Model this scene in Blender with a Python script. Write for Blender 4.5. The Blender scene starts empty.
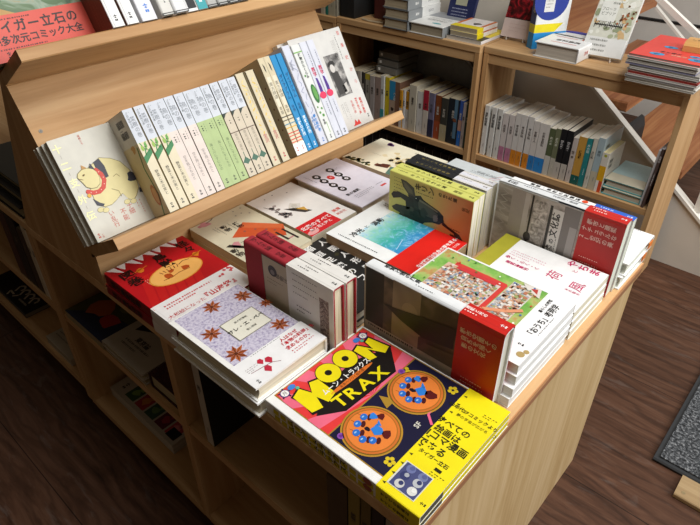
import bpy, math, random
from mathutils import Matrix, Vector
random.seed(7)
SC = bpy.context.scene
COL = SC.collection

# ------------------------------------------------------------ materials
def lin(h):
    h = h.lstrip('#')
    v = [int(h[i:i+2], 16)/255 for i in (0, 2, 4)]
    return tuple(x/12.92 if x <= .04045 else ((x+.055)/1.055)**2.4 for x in v) + (1.0,)

_M = {}
def newmat(name):
    m = bpy.data.materials.new(name); m.use_nodes = True
    nt = m.node_tree; b = nt.nodes['Principled BSDF']
    return m, nt, b
def nd(nt, t, **kw):
    n = nt.nodes.new(t)
    for k, v in kw.items():
        if k in n.inputs.keys() if hasattr(n.inputs, 'keys') else False: n.inputs[k].default_value = v
        else: setattr(n, k, v)
    return n
def ramp(nt, stops, fac):
    r = nt.nodes.new('ShaderNodeValToRGB'); e = r.color_ramp.elements
    while len(e) < len(stops): e.new(.5)
    for i, (p, c) in enumerate(stops):
        e[i].position = p; e[i].color = lin(c)
    nt.links.new(fac, r.inputs[0]); return r.outputs[0]
def coords(nt, scale):
    t = nt.nodes.new('ShaderNodeTexCoord'); mp = nt.nodes.new('ShaderNodeMapping')
    mp.inputs['Scale'].default_value = scale
    nt.links.new(t.outputs['Object'], mp.inputs[0]); return mp.outputs[0]
def noise(nt, vec, scale, detail=3, rough=.55, dist=0):
    n = nt.nodes.new('ShaderNodeTexNoise')
    n.inputs['Scale'].default_value = scale; n.inputs['Detail'].default_value = detail
    n.inputs['Roughness'].default_value = rough; n.inputs['Distortion'].default_value = dist
    nt.links.new(vec, n.inputs['Vector']); return n.outputs['Fac']
def bump(nt, b, fac, s, d=.001):
    bm = nt.nodes.new('ShaderNodeBump'); bm.inputs['Strength'].default_value = s; bm.inputs['Distance'].default_value = d
    nt.links.new(fac, bm.inputs['Height']); nt.links.new(bm.outputs[0], b.inputs['Normal'])
def mul(h, k):
    h = h.lstrip('#'); return '#' + ''.join('%02x' % max(0, min(255, int(int(h[i:i+2], 16)*k))) for i in (0, 2, 4))

def paper(h, rough=.42):
    key = ('p', h, rough)
    if key not in _M:
        m, nt, b = newmat('paper_' + h.strip('#'))
        f = noise(nt, coords(nt, (1, 1, 1)), 60, 2)
        c = ramp(nt, [(.3, mul(h, .97)), (.7, h)], f)
        nt.links.new(c, b.inputs['Base Color']); b.inputs['Roughness'].default_value = rough
        b.inputs['Specular IOR Level'].default_value = .35
        _M[key] = m
    return _M[key]
def edges(h='#e9dfc6', axis=2):
    key = ('e', h, axis)
    if key not in _M:
        m, nt, b = newmat('page_edges')
        s = [6, 6, 6]; s[axis] = 900
        f = noise(nt, coords(nt, s), 1, 2)
        c = ramp(nt, [(.3, mul(h, .86)), (.65, h)], f)
        nt.links.new(c, b.inputs['Base Color']); b.inputs['Roughness'].default_value = .85
        b.inputs['Specular IOR Level'].default_value = .1
        _M[key] = m
    return _M[key]
def cloth(h):
    key = ('c', h)
    if key not in _M:
        m, nt, b = newmat('cloth_' + h.strip('#'))
        f = noise(nt, coords(nt, (1, 1, 1)), 1500, 2)
        c = ramp(nt, [(.3, mul(h, .85)), (.7, h)], f)
        nt.links.new(c, b.inputs['Base Color']); b.inputs['Roughness'].default_value = .8
        bump(nt, b, f, .3, .0004); _M[key] = m
    return _M[key]
def speckle(name, stops, scale, detail=4, rough=.45, dist=0, stretch=(1, 1, 1)):
    key = ('s', name)
    if key not in _M:
        m, nt, b = newmat(name)
        f = noise(nt, coords(nt, stretch), scale, detail, .6, dist)
        nt.links.new(ramp(nt, stops, f), b.inputs['Base Color']); b.inputs['Roughness'].default_value = rough
        b.inputs['Specular IOR Level'].default_value = .35
        _M[key] = m
    return _M[key]
def gradprint(name, axis, lo, hi, stops, wob=.0, scale=30, vein=None):
    key = ('g', name)
    if key not in _M:
        m, nt, b = newmat(name)
        t = nt.nodes.new('ShaderNodeTexCoord'); sp = nt.nodes.new('ShaderNodeSeparateXYZ')
        nt.links.new(t.outputs['Object'], sp.inputs[0])
        mr = nt.nodes.new('ShaderNodeMapRange'); mr.inputs['From Min'].default_value = lo; mr.inputs['From Max'].default_value = hi
        nt.links.new(sp.outputs[axis], mr.inputs['Value'])
        f = noise(nt, t.outputs['Object'], scale, 5, .6, .6)
        ma = nt.nodes.new('ShaderNodeMath'); ma.operation = 'MULTIPLY_ADD'; ma.inputs[1].default_value = wob; ma.inputs[2].default_value = -wob/2
        nt.links.new(f, ma.inputs[0])
        ad = nt.nodes.new('ShaderNodeMath'); ad.operation = 'ADD'
        nt.links.new(mr.outputs[0], ad.inputs[0]); nt.links.new(ma.outputs[0], ad.inputs[1])
        c = ramp(nt, stops, ad.outputs[0])
        if vein:
            f2 = noise(nt, t.outputs['Object'], scale*2.2, 6, .7, 2.0)
            mx = nt.nodes.new('ShaderNodeMix'); mx.data_type = 'RGBA'
            rr = ramp(nt, [(.50, '#000000'), (.66, '#ffffff')], f2)
            nt.links.new(rr, mx.inputs[0]); nt.links.new(c, mx.inputs[6]); mx.inputs[7].default_value = lin(vein)
            c = mx.outputs[2]
        nt.links.new(c, b.inputs['Base Color']); b.inputs['Roughness'].default_value = .38
        b.inputs['Specular IOR Level'].default_value = .35
        _M[key] = m
    return _M[key]
def wood(name, a, m_, z, axis, rough=.5, scale=1.0, seam=None):
    key = ('w', name, axis)
    if key not in _M:
        m, nt, b = newmat(name + '_' + 'xyz'[axis])
        s = [14*scale]*3; s[axis] = .9*scale
        v = coords(nt, s)
        f1 = noise(nt, v, 1.6, 6, .6, 1.2)
        s2 = [120*scale]*3; s2[axis] = 3*scale
        f2 = noise(nt, coords(nt, s2), 1, 3, .6, .3)
        mx = nt.nodes.new('ShaderNodeMath'); mx.operation = 'MULTIPLY_ADD'; mx.inputs[1].default_value = .25
        nt.links.new(f2, mx.inputs[0])
        sc = nt.nodes.new('ShaderNodeMath'); sc.operation = 'MULTIPLY'; sc.inputs[1].default_value = .8
        nt.links.new(f1, sc.inputs[0]); nt.links.new(sc.outputs[0], mx.inputs[2])
        c = ramp(nt, [(.34, a), (.5, m_), (.66, z)], mx.outputs[0])
        nt.links.new(c, b.inputs['Base Color']); b.inputs['Roughness'].default_value = rough
        b.inputs['Specular IOR Level'].default_value = .3
        bump(nt, b, f2, .12, .0006); _M[key] = m
    return _M[key]
def plain(name, h, rough=.5, metal=0, nscale=40, var=.9):
    key = ('f', name)
    if key not in _M:
        m, nt, b = newmat(name)
        f = noise(nt, coords(nt, (1, 1, 1)), nscale, 4)
        nt.links.new(ramp(nt, [(.3, mul(h, var)), (.7, h)], f), b.inputs['Base Color'])
        b.inputs['Roughness'].default_value = rough; b.inputs['Metallic'].default_value = metal
        _M[key] = m
    return _M[key]

OAK = ('oak_veneer', '#a67c4f', '#ba9264', '#c9a578')
def oak(axis): return wood(OAK[0], OAK[1], OAK[2], OAK[3], axis)
def ply(axis): return wood('pale_birch_ply', '#ad8e60', '#bda173', '#cab086', axis, .5, 1.3)
def edgewood(axis): return wood('warm_edge_band', '#a9744a', '#b98458', '#c89566', axis)

# ------------------------------------------------------------ mesh builder
class MB:
    def __init__(s): s.v = []; s.f = []; s.mi = []; s.mats = []
    def m(s, mat):
        if mat not in s.mats: s.mats.append(mat)
        return s.mats.index(mat)
    def poly(s, pts, mat):
        n = len(s.v); s.v += [tuple(p) for p in pts]; s.f.append(list(range(n, n+len(pts)))); s.mi.append(s.m(mat))
    def raw(s, vs, fs, mat):
        n = len(s.v); s.v += [tuple(p) for p in vs]; k = s.m(mat)
        for f in fs: s.f.append([n+i for i in f]); s.mi.append(k)
    def box(s, x0, y0, z0, x1, y1, z1, mat, bev=0):
        if bev:
            b = bev
            pr = [(y0+b, z0), (y1-b, z0), (y1, z0+b), (y1, z1-b), (y1-b, z1), (y0+b, z1), (y0, z1-b), (y0, z0+b)]
            s.prism([(x0, p, q) for p, q in pr], (x1-x0, 0, 0), mat); return
        vs = [(x, y, z) for x in (x0, x1) for y in (y0, y1) for z in (z0, z1)]
        s.raw(vs, [(0, 1, 3, 2), (4, 6, 7, 5), (0, 4, 5, 1), (2, 3, 7, 6), (0, 2, 6, 4), (1, 5, 7, 3)], mat)
    def prism(s, pts, d, mat):
        n = len(pts); d = Vector(d); a = [Vector(p) for p in pts]; b = [p+d for p in a]
        s.raw(a+b, [list(range(n))[::-1], list(range(n, 2*n))] + [(i, (i+1) % n, n+(i+1) % n, n+i) for i in range(n)], mat)
    def tube(s, pts, r, mat, n=8):
        pts = [Vector(p) for p in pts]; vs = []; fs = []
        up = Vector((.3, .5, .81))
        for i, p in enumerate(pts):
            d = (pts[min(i+1, len(pts)-1)]-pts[max(i-1, 0)]).normalized()
            a = d.cross(up).normalized(); b = d.cross(a)
            for k in range(n):
                t = 2*math.pi*k/n; vs.append(p+a*r*math.cos(t)+b*r*math.sin(t))
        for i in range(len(pts)-1):
            for k in range(n): fs.append((i*n+k, i*n+(k+1) % n, (i+1)*n+(k+1) % n, (i+1)*n+k))
        fs += [list(range(n))[::-1], list(range((len(pts)-1)*n, len(pts)*n))]
        s.raw(vs, fs, mat)
    def build(s, name, parent=None, M=None):
        me = bpy.data.meshes.new(name); me.from_pydata([tuple(v) for v in s.v], [], s.f)
        for k in s.mats: me.materials.append(k)
        me.polygons.foreach_set('material_index', s.mi); me.update()
        o = bpy.data.objects.new(name, me); COL.objects.link(o)
        if parent: o.parent = parent
        if M is not None: o.matrix_world = M
        return o

def tag(o, label, cat, group=None, kind=None):
    o['label'] = label
    if cat: o['category'] = cat
    if group: o['group'] = group
    if kind: o['kind'] = kind
    return o
def thing(name, label, cat, M=None, group=None):
    o = bpy.data.objects.new(name, None); o.empty_display_size = .03; COL.objects.link(o)
    if M is not None: o.matrix_world = M
    return tag(o, label, cat, group)
def dup(root, M, label):
    r = root.copy(); COL.objects.link(r); r.matrix_world = M; r['label'] = label
    for ch in list(root.children):
        c = ch.copy(); COL.objects.link(c); c.parent = r
    return r
def structure(o): o['kind'] = 'structure'; return o
def T(x, y, z): return Matrix.Translation((x, y, z))
def basis(o, ex, ey, ez):
    M = Matrix.Identity(4)
    for i, a in enumerate((ex, ey, ez)):
        for k in range(3): M[k][i] = a[k]
    for k in range(3): M[k][3] = o[k]
    return M

# ------------------------------------------------------------ lettering
_cu = bpy.data.curves.new('letters', 'FONT'); _cu.resolution_u = 2
_to = bpy.data.objects.new('letters', _cu); COL.objects.link(_to)
_G = {}
def glyph(ch, bold):
    k = (ch, bold)
    if k not in _G:
        _cu.body = ch; _cu.offset = .022 if bold else 0
        dg = bpy.context.evaluated_depsgraph_get()
        me = bpy.data.meshes.new_from_object(_to.evaluated_get(dg))
        vs = [(v.co.x, v.co.y) for v in me.vertices]; fs = [tuple(p.vertices) for p in me.polygons]
        bpy.data.meshes.remove(me)
        if not vs: _G[k] = ([], [], .35, 0)
        else:
            x0 = min(v[0] for v in vs); x1 = max(v[0] for v in vs)
            _G[k] = (vs, fs, 1.0, 0) if ord(ch) > 0x2000 else ([(x-x0, y) for x, y in vs], fs, x1-x0+.09, 0)
    return _G[k]

class Face:
    """a flat side of a thing: u to the right, v up, seen from outside"""
    def __init__(s, mb, o, ex, ey, W, H, base=.00015):
        s.mb = mb; s.o = Vector(o); s.ex = Vector(ex); s.ey = Vector(ey); s.n = s.ex.cross(s.ey); s.W = W; s.H = H; s.b = base
    def P(s, u, v, L): return s.o + s.ex*u + s.ey*v + s.n*(s.b*L)
    def mat(s, c): return paper(c) if isinstance(c, str) else c
    def poly(s, pts, c, L=1): s.mb.poly([s.P(u, v, L) for u, v in pts], s.mat(c))
    def rect(s, u0, v0, u1, v1, c, L=1): s.poly([(u0, v0), (u1, v0), (u1, v1), (u0, v1)], c, L)
    def frame(s, u0, v0, u1, v1, w, c, L=1):
        s.rect(u0, v0, u1, v0+w, c, L); s.rect(u0, v1-w, u1, v1, c, L); s.rect(u0, v0+w, u0+w, v1-w, c, L); s.rect(u1-w, v0+w, u1, v1-w, c, L)
    def disc(s, u, v, ru, c, L=1, rv=None, rot=0, n=28):
        rv = rv or ru; a, b = math.cos(rot), math.sin(rot)
        s.poly([(u+ru*math.cos(t)*a-rv*math.sin(t)*b, v+ru*math.cos(t)*b+rv*math.sin(t)*a) for t in [2*math.pi*i/n for i in range(n)]], c, L)
    def blob(s, u, v, r, c, L=1, n=9, j=.35):
        s.poly([(u+r*(1-j+random.random()*j*2)*math.cos(t), v+r*(1-j+random.random()*j*2)*math.sin(t)) for t in [2*math.pi*i/n for i in range(n)]], c, L)
    def line(s, pts, w, c, L=1):
        for (a, b), (d, e) in zip(pts, pts[1:]):
            l = math.hypot(d-a, e-b) or 1; p, q = -(e-b)/l*w/2, (d-a)/l*w/2
            s.poly([(a+p, b+q), (a-p, b-q), (d-p, e-q), (d+p, e+q)], c, L)
    def text(s, t, u, v, size, c, L=2, d='h', bold=False, sp=1.0, al='c', rot=0, sx=1.0):
        m = s.mat(c); g = [glyph(ch, bold) for ch in t]
        ca, sa = math.cos(rot), math.sin(rot)
        tot = sum(x[2] for x in g)*size*sp*(sx if d == 'h' else 1)
        if d == 'v': tot = len(t)*size*sp
        pos = -tot/2 if al == 'c' else 0
        for ch, (vs, fs, adv, _) in zip(t, g):
            out = []
            for x, y in vs:
                if d == 'h': a, b = pos+x*size*sx, (y-.36)*size
                else:
                    if ch in 'ー・「」（）': x, y = y+.12, .86-x
                    a, b = (x-.5)*size*sx, -(pos+.5*size*sp)+(y-.37)*size
                out.append(s.P(u+a*ca-b*sa, v+a*sa+b*ca, L))
            if out: s.mb.raw(out, fs, m)
            pos += (adv*size*sp*(sx if d == 'h' else 1)) if d == 'h' else size*sp
    def bars(s, u, v, w, n, step, c, L=1, th=.0009, d='h', seed=0):
        """rows of print too small to read"""
        r = random.Random(seed+n)
        for i in range(n):
            x = 0; end = w*(1 if i < n-1 else .6)
            while x < end:
                l = .0012+r.random()*.0012
                if d == 'h': s.rect(u+x, v-i*step, u+min(x+l, end), v-i*step+th, c, L)
                else: s.rect(u-i*step, v-min(x+l, end), u-i*step+th, v-x, c, L)
                x += l+.0008+r.random()*.0016
    def barcode(s, u, v, w, h, c='#2a2622', L=2):
        r = random.Random(3); x = 0
        while x < w:
            k = .0006+r.random()*.0009
            s.rect(u+x, v, u+x+k, v+h, c, L); x += k+.0008
    def mark(s, u, v, k, c='#222222', L=2):
        """publisher's little sprout mark over two strokes of lettering"""
        s.line([(u, v-k*.5), (u, v+k*.5)], k*.14, c, L); s.line([(u-k*.5, v+k*.05), (u, v+k*.25), (u+k*.5, v+k*.05)], k*.16, c, L)
        s.line([(u-k*.3, v-k*.3), (u+k*.3, v-k*.3)], k*.16, c, L)
        s.rect(u-k*.4, v-k*1.25, u-k*.05, v-k*.75, c, L); s.rect(u+k*.05, v-k*1.25, u+k*.4, v-k*.75, c, L)

# ------------------------------------------------------------ books
def uprof(w, t, c, side, r, e=0):
    pts = [(w, t+e)]
    r = max(r, .0004)
    for i in range(5):
        a = math.pi/2*i/4; pts.append((r-(r+e)*math.sin(a), t-r+(r+e)*math.cos(a)))
    for i in range(5):
        a = math.pi/2*i/4; pts.append((r-(r+e)*math.cos(a), r-(r+e)*math.sin(a)))
    pts += [(w, -e), (w, c-e), (c-e, c-e), (c-e, t-c+e), (w, t-c+e)]
    if side == 'R': pts = [(w-x, z) for x, z in pts][::-1]
    return pts
def faces(mb, w, h, t, side, e=0):
    fr = Face(mb, (0, 0, t+e), (1, 0, 0), (0, 1, 0), w, h)
    bk = Face(mb, (w, 0, -e), (-1, 0, 0), (0, 1, 0), w, h)
    sp = Face(mb, (w+e, 0, t), (0, 0, -1), (0, 1, 0), t, h) if side == 'R' else Face(mb, (-e, 0, 0), (0, 0, 1), (0, 1, 0), t, h)
    return fr, sp, bk
def book(name, label, M, w, h, t, cov='#eeede8', side='R', hard=False, pg='#e9dfc6', front=None, spine=None, back=None,
         obi=None, group=None, r=None, cat='book', tail=None):
    root = thing(name, label, cat, M, group)
    c = .0022 if hard else .0007
    r = min(t*.35, .004 if hard else .002) if r is None else r
    cm = cov if not isinstance(cov, str) else paper(cov)
    mb = MB(); mb.prism([(x, 0, z) for x, z in uprof(w, t, c, side, r)], (0, h, 0), cm)
    fr, sp, bk = faces(mb, w, h, t, side)
    for fn, F in ((front, fr), (spine, sp), (back, bk)):
        if fn: fn(F)
    mb.build('cover', root)
    i = .003 if hard else .0005
    x0, x1, z0, z1 = c, w-i, c, t-c
    pr = [(x0, z0), (x1, z0)]
    if hard: pr += [(x1-.0035*math.sin(math.pi*k/6), z0+(z1-z0)*k/6) for k in range(1, 6)]
    pr += [(x1, z1), (x0, z1)]
    if side == 'R': pr = [(w-x, z) for x, z in pr][::-1]
    pb = MB(); pb.prism([(x, i, z) for x, z in pr], (0, h-2*i, 0), edges(pg))
    if tail: tail(Face(pb, (0, i, 0), (1, 0, 0), (0, 0, 1), w, t))
    pb.build('pages', root)
    if obi:
        ho, oc, of, os_ = (list(obi)+[None, None])[:4]; e = .0007
        ob = MB(); ob.prism([(x, 0, z) for x, z in uprof(w, t, .0004, side, r, e)], (0, ho, 0), oc if not isinstance(oc, str) else paper(oc))
        fo, so, bo = faces(ob, w, ho, t, side, e)
        if of: of(fo)
        if os_: os_(so)
        ob.build('paper_band', root)
    return root

def flat(x1, y0, z, yaw=0):           # lying, top edge towards -X, its right side towards +Y
    return T(x1, y0, z) @ Matrix.Rotation(yaw, 4, 'Z') @ basis((0, 0, 0), (0, 1, 0), (-1, 0, 0), (0, 0, 1))
def spineup(x1, yb, z):               # standing on its fore-edge, spine up, front towards -Y
    return basis((x1, yb, z), (0, 0, 1), (-1, 0, 0), (0, -1, 0))
TH = math.radians(29.5)
U = Vector((-math.sin(TH), 0, math.cos(TH))); W = Vector((math.cos(TH), 0, math.sin(TH))); P0 = Vector((-.600, 0, .582))
def sl(s, d, y): return P0+U*s+W*d+Vector((0, y, 0))
def slope_spine(s, d, y):             # spine out on the tilted shelf, left binding
    return basis(sl(s, d, y), -W, U, (0, 1, 0))
def slope_face(s, d, y): return basis(sl(s, d, y), (0, 1, 0), U, W)
def upright(x1, yf, z, w): return basis((x1, yf+w, z), (0, -1, 0), (0, 0, 1), (-1, 0, 0))   # spine R towards -Y

# ============================================================ setting
def build_floor():
    m, nt, b = newmat('dark_plank_floor')
    t = nt.nodes.new('ShaderNodeTexCoord')
    br = nt.nodes.new('ShaderNodeTexBrick'); br.offset = .5
    br.inputs['Scale'].default_value = 1; br.inputs['Brick Width'].default_value = 1.8; br.inputs['Row Height'].default_value = .36
    br.inputs['Mortar Size'].default_value = .001; br.inputs['Color1'].default_value = (.35, .35, .35, 1); br.inputs['Color2'].default_value = (.65, .65, .65, 1)
    br.inputs['Mortar'].default_value = (0, 0, 0, 1)
    mp = nt.nodes.new('ShaderNodeMapping'); mp.inputs['Location'].default_value = (.4, .155, 0)
    nt.links.new(t.outputs['Object'], mp.inputs[0]); nt.links.new(mp.outputs[0], br.inputs['Vector'])
    g = nt.nodes.new('ShaderNodeMapping'); g.inputs['Scale'].default_value = (2.2, 16, 1)
    nt.links.new(t.outputs['Object'], g.inputs[0])
    f = noise(nt, g.outputs[0], 1.6, 7, .62, 2.2)
    c1 = ramp(nt, [(.28, '#3d2619'), (.5, '#573a2a'), (.72, '#6c4c3a')], f)
    wv = nt.nodes.new('ShaderNodeTexWave'); wv.bands_direction = 'Y'; wv.inputs['Scale'].default_value = 2.6; wv.inputs['Distortion'].default_value = 11; wv.inputs['Detail'].default_value = 4; wv.inputs['Detail Scale'].default_value = .9
    g3 = nt.nodes.new('ShaderNodeMapping'); g3.inputs['Scale'].default_value = (1.6, 4.2, 1)
    nt.links.new(t.outputs['Object'], g3.inputs[0]); nt.links.new(g3.outputs[0], wv.inputs['Vector'])
    m0 = nt.nodes.new('ShaderNodeMix'); m0.data_type = 'RGBA'; m0.blend_type = 'MULTIPLY'; m0.inputs[0].default_value = .42
    nt.links.new(c1, m0.inputs[6]); nt.links.new(ramp(nt, [(.0, '#8a8078'), (.25, '#f0f0f0'), (1, '#ffffff')], wv.outputs['Fac']), m0.inputs[7]); c1 = m0.outputs[2]
    # grey scuffs
    g2 = nt.nodes.new('ShaderNodeMapping'); g2.inputs['Scale'].default_value = (7, 30, 1)
    nt.links.new(t.outputs['Object'], g2.inputs[0])
    f2 = noise(nt, g2.outputs[0], 1.2, 6, .7, .8)
    sc = ramp(nt, [(.56, '#000000'), (.70, '#9a9a9a')], f2)
    mx = nt.nodes.new('ShaderNodeMix'); mx.data_type = 'RGBA'; nt.links.new(sc, mx.inputs[0]); nt.links.new(c1, mx.inputs[6]); mx.inputs[7].default_value = lin('#7d726c')
    m2 = nt.nodes.new('ShaderNodeMix'); m2.data_type = 'RGBA'; m2.blend_type = 'MULTIPLY'; m2.inputs[0].default_value = .9
    rr = ramp(nt, [(0, '#3c3230'), (.2, '#e0e0e0'), (1, '#ffffff')], br.outputs['Color'])
    nt.links.new(mx.outputs[2], m2.inputs[6]); nt.links.new(rr, m2.inputs[7])
    nt.links.new(m2.outputs[2], b.inputs['Base Color']); b.inputs['Roughness'].default_value = .5
    b.inputs['Specular IOR Level'].default_value = .25
    bump(nt, b, f, .15, .002)
    mb = MB(); mb.box(-3.2, -2.2, -.05, 2.8, 2.75, 0, m); structure(mb.build('floor'))
build_floor()
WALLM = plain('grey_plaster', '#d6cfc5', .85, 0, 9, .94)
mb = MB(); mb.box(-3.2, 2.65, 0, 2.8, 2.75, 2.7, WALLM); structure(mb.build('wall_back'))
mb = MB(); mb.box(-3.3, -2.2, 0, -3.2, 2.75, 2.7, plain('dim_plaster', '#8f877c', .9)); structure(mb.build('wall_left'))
mb = MB(); mb.box(-3.2, 2.636, .0, 2.8, 2.65, .425, WALLM); mb.box(-3.2, 2.632, .425, 2.8, 2.65, .433, plain('black_gap', '#15120f', .7)); structure(mb.build('baseboard_back'))

# staircase behind the shelves
def staircase():
    st = thing('staircase', 'open wooden staircase with white stringers and grey side panel behind the shelves', 'staircase', T(0, 1.47, 0))
    white = plain('white_painted_steel', '#e6e2d8', .5, 0, 20, .96)
    beige = plain('beige_panel', '#ddd6ca', .8, 0, 7, .95)
    tread = wood('red_brown_tread', '#7c4628', '#96603c', '#ac784e', 1, .5)
    k = -.776
    zl = lambda x: .479+k*(x+.451)
    mb = MB(); x0, x1 = -1.9, .14
    mb.prism([(x0, .003, 0), (x1, .003, 0), (x1, .003, zl(x1)), (x0, .003, zl(x0))], (0, .03, 0), beige); mb.build('side_panel', st)
    for y, nm in ((-.004, 'near'), (.76, 'far')):
        mb = MB(); x0, x1 = -1.9, .15 if nm == 'near' else .1
        mb.prism([(x0, y, zl(x0)-.006), (x1, y, zl(x1)-.006), (x1, y, zl(x1)+.005), (x0, y, zl(x0)+.005)], (0, .022, 0), white); mb.build('stringer', st)
    for i in range(-5, 2):
        z = .44-.155*i; x = -.352+.2*i
        if z < .05: continue
        mb = MB(); mb.box(x-.235, .045, z-.03, x, .76, z, tread, .004); mb.build('tread', st)
    mb = MB(); r = lambda x: .705+k*.80*(x+.30)
    mb.prism([(-1.5, 0, r(-1.5)-.003), (.28, 0, r(.28)-.003), (.28, 0, r(.28)+.013), (-1.5, 0, r(-1.5)+.013)], (0, .016, 0), white); mb.build('handrail', st)
    mb = MB(); mb.box(-.085, .006, zl(-.085), -.066, .026, r(-.07), white); mb.build('baluster', st)
staircase()

tt = thing('form', 'small black bag tucked on a stair tread behind the right bookshelf', 'form', T(-.354, 1.51, .2852))  # plain black solid between two treads, not an identified object
mb = MB(); mb.prism([(0, 0, 0), (.030, 0, 0), (.028, 0, .05), (.020, 0, .075), (.010, 0, .08), (.002, 0, .07)], (0, .15, 0), plain('matte_black', '#17181a', .6)); mb.build('body', tt)
# floor mat and wooden plate
t = thing('door_mat', 'charcoal carpet mat with a black rubber border on the dark floor', 'mat', T(.12, .717, 0))
mb = MB(); mb.box(0, 0, 0, .7, 1.0, .009, plain('mat_rubber', '#2b2d2f', .7), .003); mb.build('rubber_border', t)
m, nt, b = newmat('mat_pile'); f = noise(nt, coords(nt, (1, 1, 1)), 170, 3, .7)
nt.links.new(ramp(nt, [(.36, '#15171a'), (.52, '#4a4d50'), (.68, '#9a9c9e')], f), b.inputs['Base Color']); b.inputs['Roughness'].default_value = .95; bump(nt, b, f, 1, .006)
mb = MB(); mb.box(.010, .010, .009, .690, .990, .0125, m); mb.build('carpet_pile', t)
t = thing('floor_plate', 'tan wooden strip on the floor tucked against the charcoal mat', 'wooden strip', T(.18, .656, 0))
mb = MB(); mb.box(0, 0, 0, .4, .058, .012, wood('tan_strip', '#8a7050', '#a08661', '#b39a74', 0), .002); mb.build('strip', t)
mb = MB(); mb.raw([(.014+.004*math.cos(a), .014+.004*math.sin(a), .0123) for a in [k*math.pi/4 for k in range(8)]], [list(range(8))], plain('screw_steel', '#c8b48a', .35, .8)); mb.build('screw', t)

# ============================================================ display table
t = thing('display_table', 'oak display table with open shelves under its top and a pale end panel', 'table', T(0, 0, 0))
def part(name, parent, *boxes):
    mb = MB()
    for bx in boxes: mb.box(*bx)
    return mb.build(name, parent)
TOPW = wood('pale_tabletop', '#b98f60', '#caa273', '#d6b184', 1)
part('tabletop', t, (-.862, 0, .49, -.0008, .61, .5098, TOPW, .0015), )
part('edge_band', t, (-.0008, .0, .5005, .0004, .61, .5092, edgewood(1)))
part('edge_band', t, (-.0008, .0, .4895, .0002, .61, .5005, wood('shaded_edge_band', '#7c5233', '#8a5f3d', '#96694a', 1)))  # darker brown paints the shadow line along the lower tabletop edge
part('end_panel', t, (-.021, .003, 0, -.005, .607, .49, ply(2)))
for x in (-.454, -.864): part('side_panel', t, (x, .002, 0.045, x+.018, .607, .49, oak(2)))
part('middle_shelf', t, (-.846, .004, .292, -.454, .30, .310, oak(0)))
part('middle_shelf', t, (-.436, .004, .292, -.021, .30, .310, oak(0)))
part('bottom_shelf', t, (-.846, .002, .043, -.454, .30, .063, oak(0)))
part('bottom_shelf', t, (-.436, .002, .043, -.021, .30, .063, oak(0)))
part('back_panel', t, (-.846, .30, .043, -.021, .312, .49, oak(2)))
BLK = plain('black_plinth', '#0c0b0a', .7)
part('toe_kick', t, (-.864, .035, 0, -.021, .6, .043, BLK))

# tilted display stand on the table
st = thing('display_stand', 'tilted two-tier oak book stand on the left end of the display table', 'book stand', T(0, 0, 0))
def slab(name, s0, s1, d0, d1, y0, y1, mat, bev=.0015):
    mb = MB(); b = bev
    q = [(s0, d0+b), (s0, d1-b), (s0+b, d1), (s1-b, d1), (s1, d1-b), (s1, d0+b), (s1-b, d0), (s0+b, d0)]
    mb.prism([sl(s, d, y0) for s, d in q], (0, y1-y0, 0), mat); return mb.build(name, st)
slopewood = wood('stand_veneer', '#a27849', '#b68c5c', '#c8a172', 1)
slab('back_panel', -.018, .242, -.018, 0, 0, .602, slopewood)
slab('back_panel', .242, .56, -.018, 0, 0, .602, slopewood)
slab('ledge', -.018, -.0005, 0.0003, .099, 0, .628, oak(1))
slab('ledge', .242, .2585, 0.0003, .097, 0, .628, oak(1))
mb = MB(); mb.box(-.604, 0, .5099, -.590, .602, .566, oak(1)); mb.build('riser', st)
a, b_ = sl(.0, -.0185, 0), sl(.235, -.0185, 0)
mb = MB(); mb.prism([(-.605, 0.0005, .5099), (-.605, 0.0005, .566), tuple(a+Vector((0, .0005, 0))), tuple(b_+Vector((0, .0005, 0))), (-.741, .0005, .794), (-.86, .0005, .5099)], (0, .018, 0), oak(2)); mb.build('side_panel', st)
mb = MB(); mb.prism([(-.861, .02, .5099), (-.847, .02, .5099), (-.735, .02, .775), (-.748, .02, .775)], (0, .58, 0), oak(1)); mb.build('rear_panel', st)
mb = MB(); sc = sl(.172, .0006, .013)
mb.raw([sc+Vector((0, 1, 0))*.0028*math.cos(k*math.pi/5)+U*.0028*math.sin(k*math.pi/5) for k in range(10)], [list(range(10))], plain('screw_zinc', '#6a655c', .45, .6))
mb.raw([sc+W*.0002+Vector((0, 1, 0))*.0008*math.cos(k*math.pi/2)+U*.0008*math.sin(k*math.pi/2) for k in range(4)], [list(range(4))], BLK); mb.build('screw', st)

# ============================================================ books on the table
WHT = '#efeeea'
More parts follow.
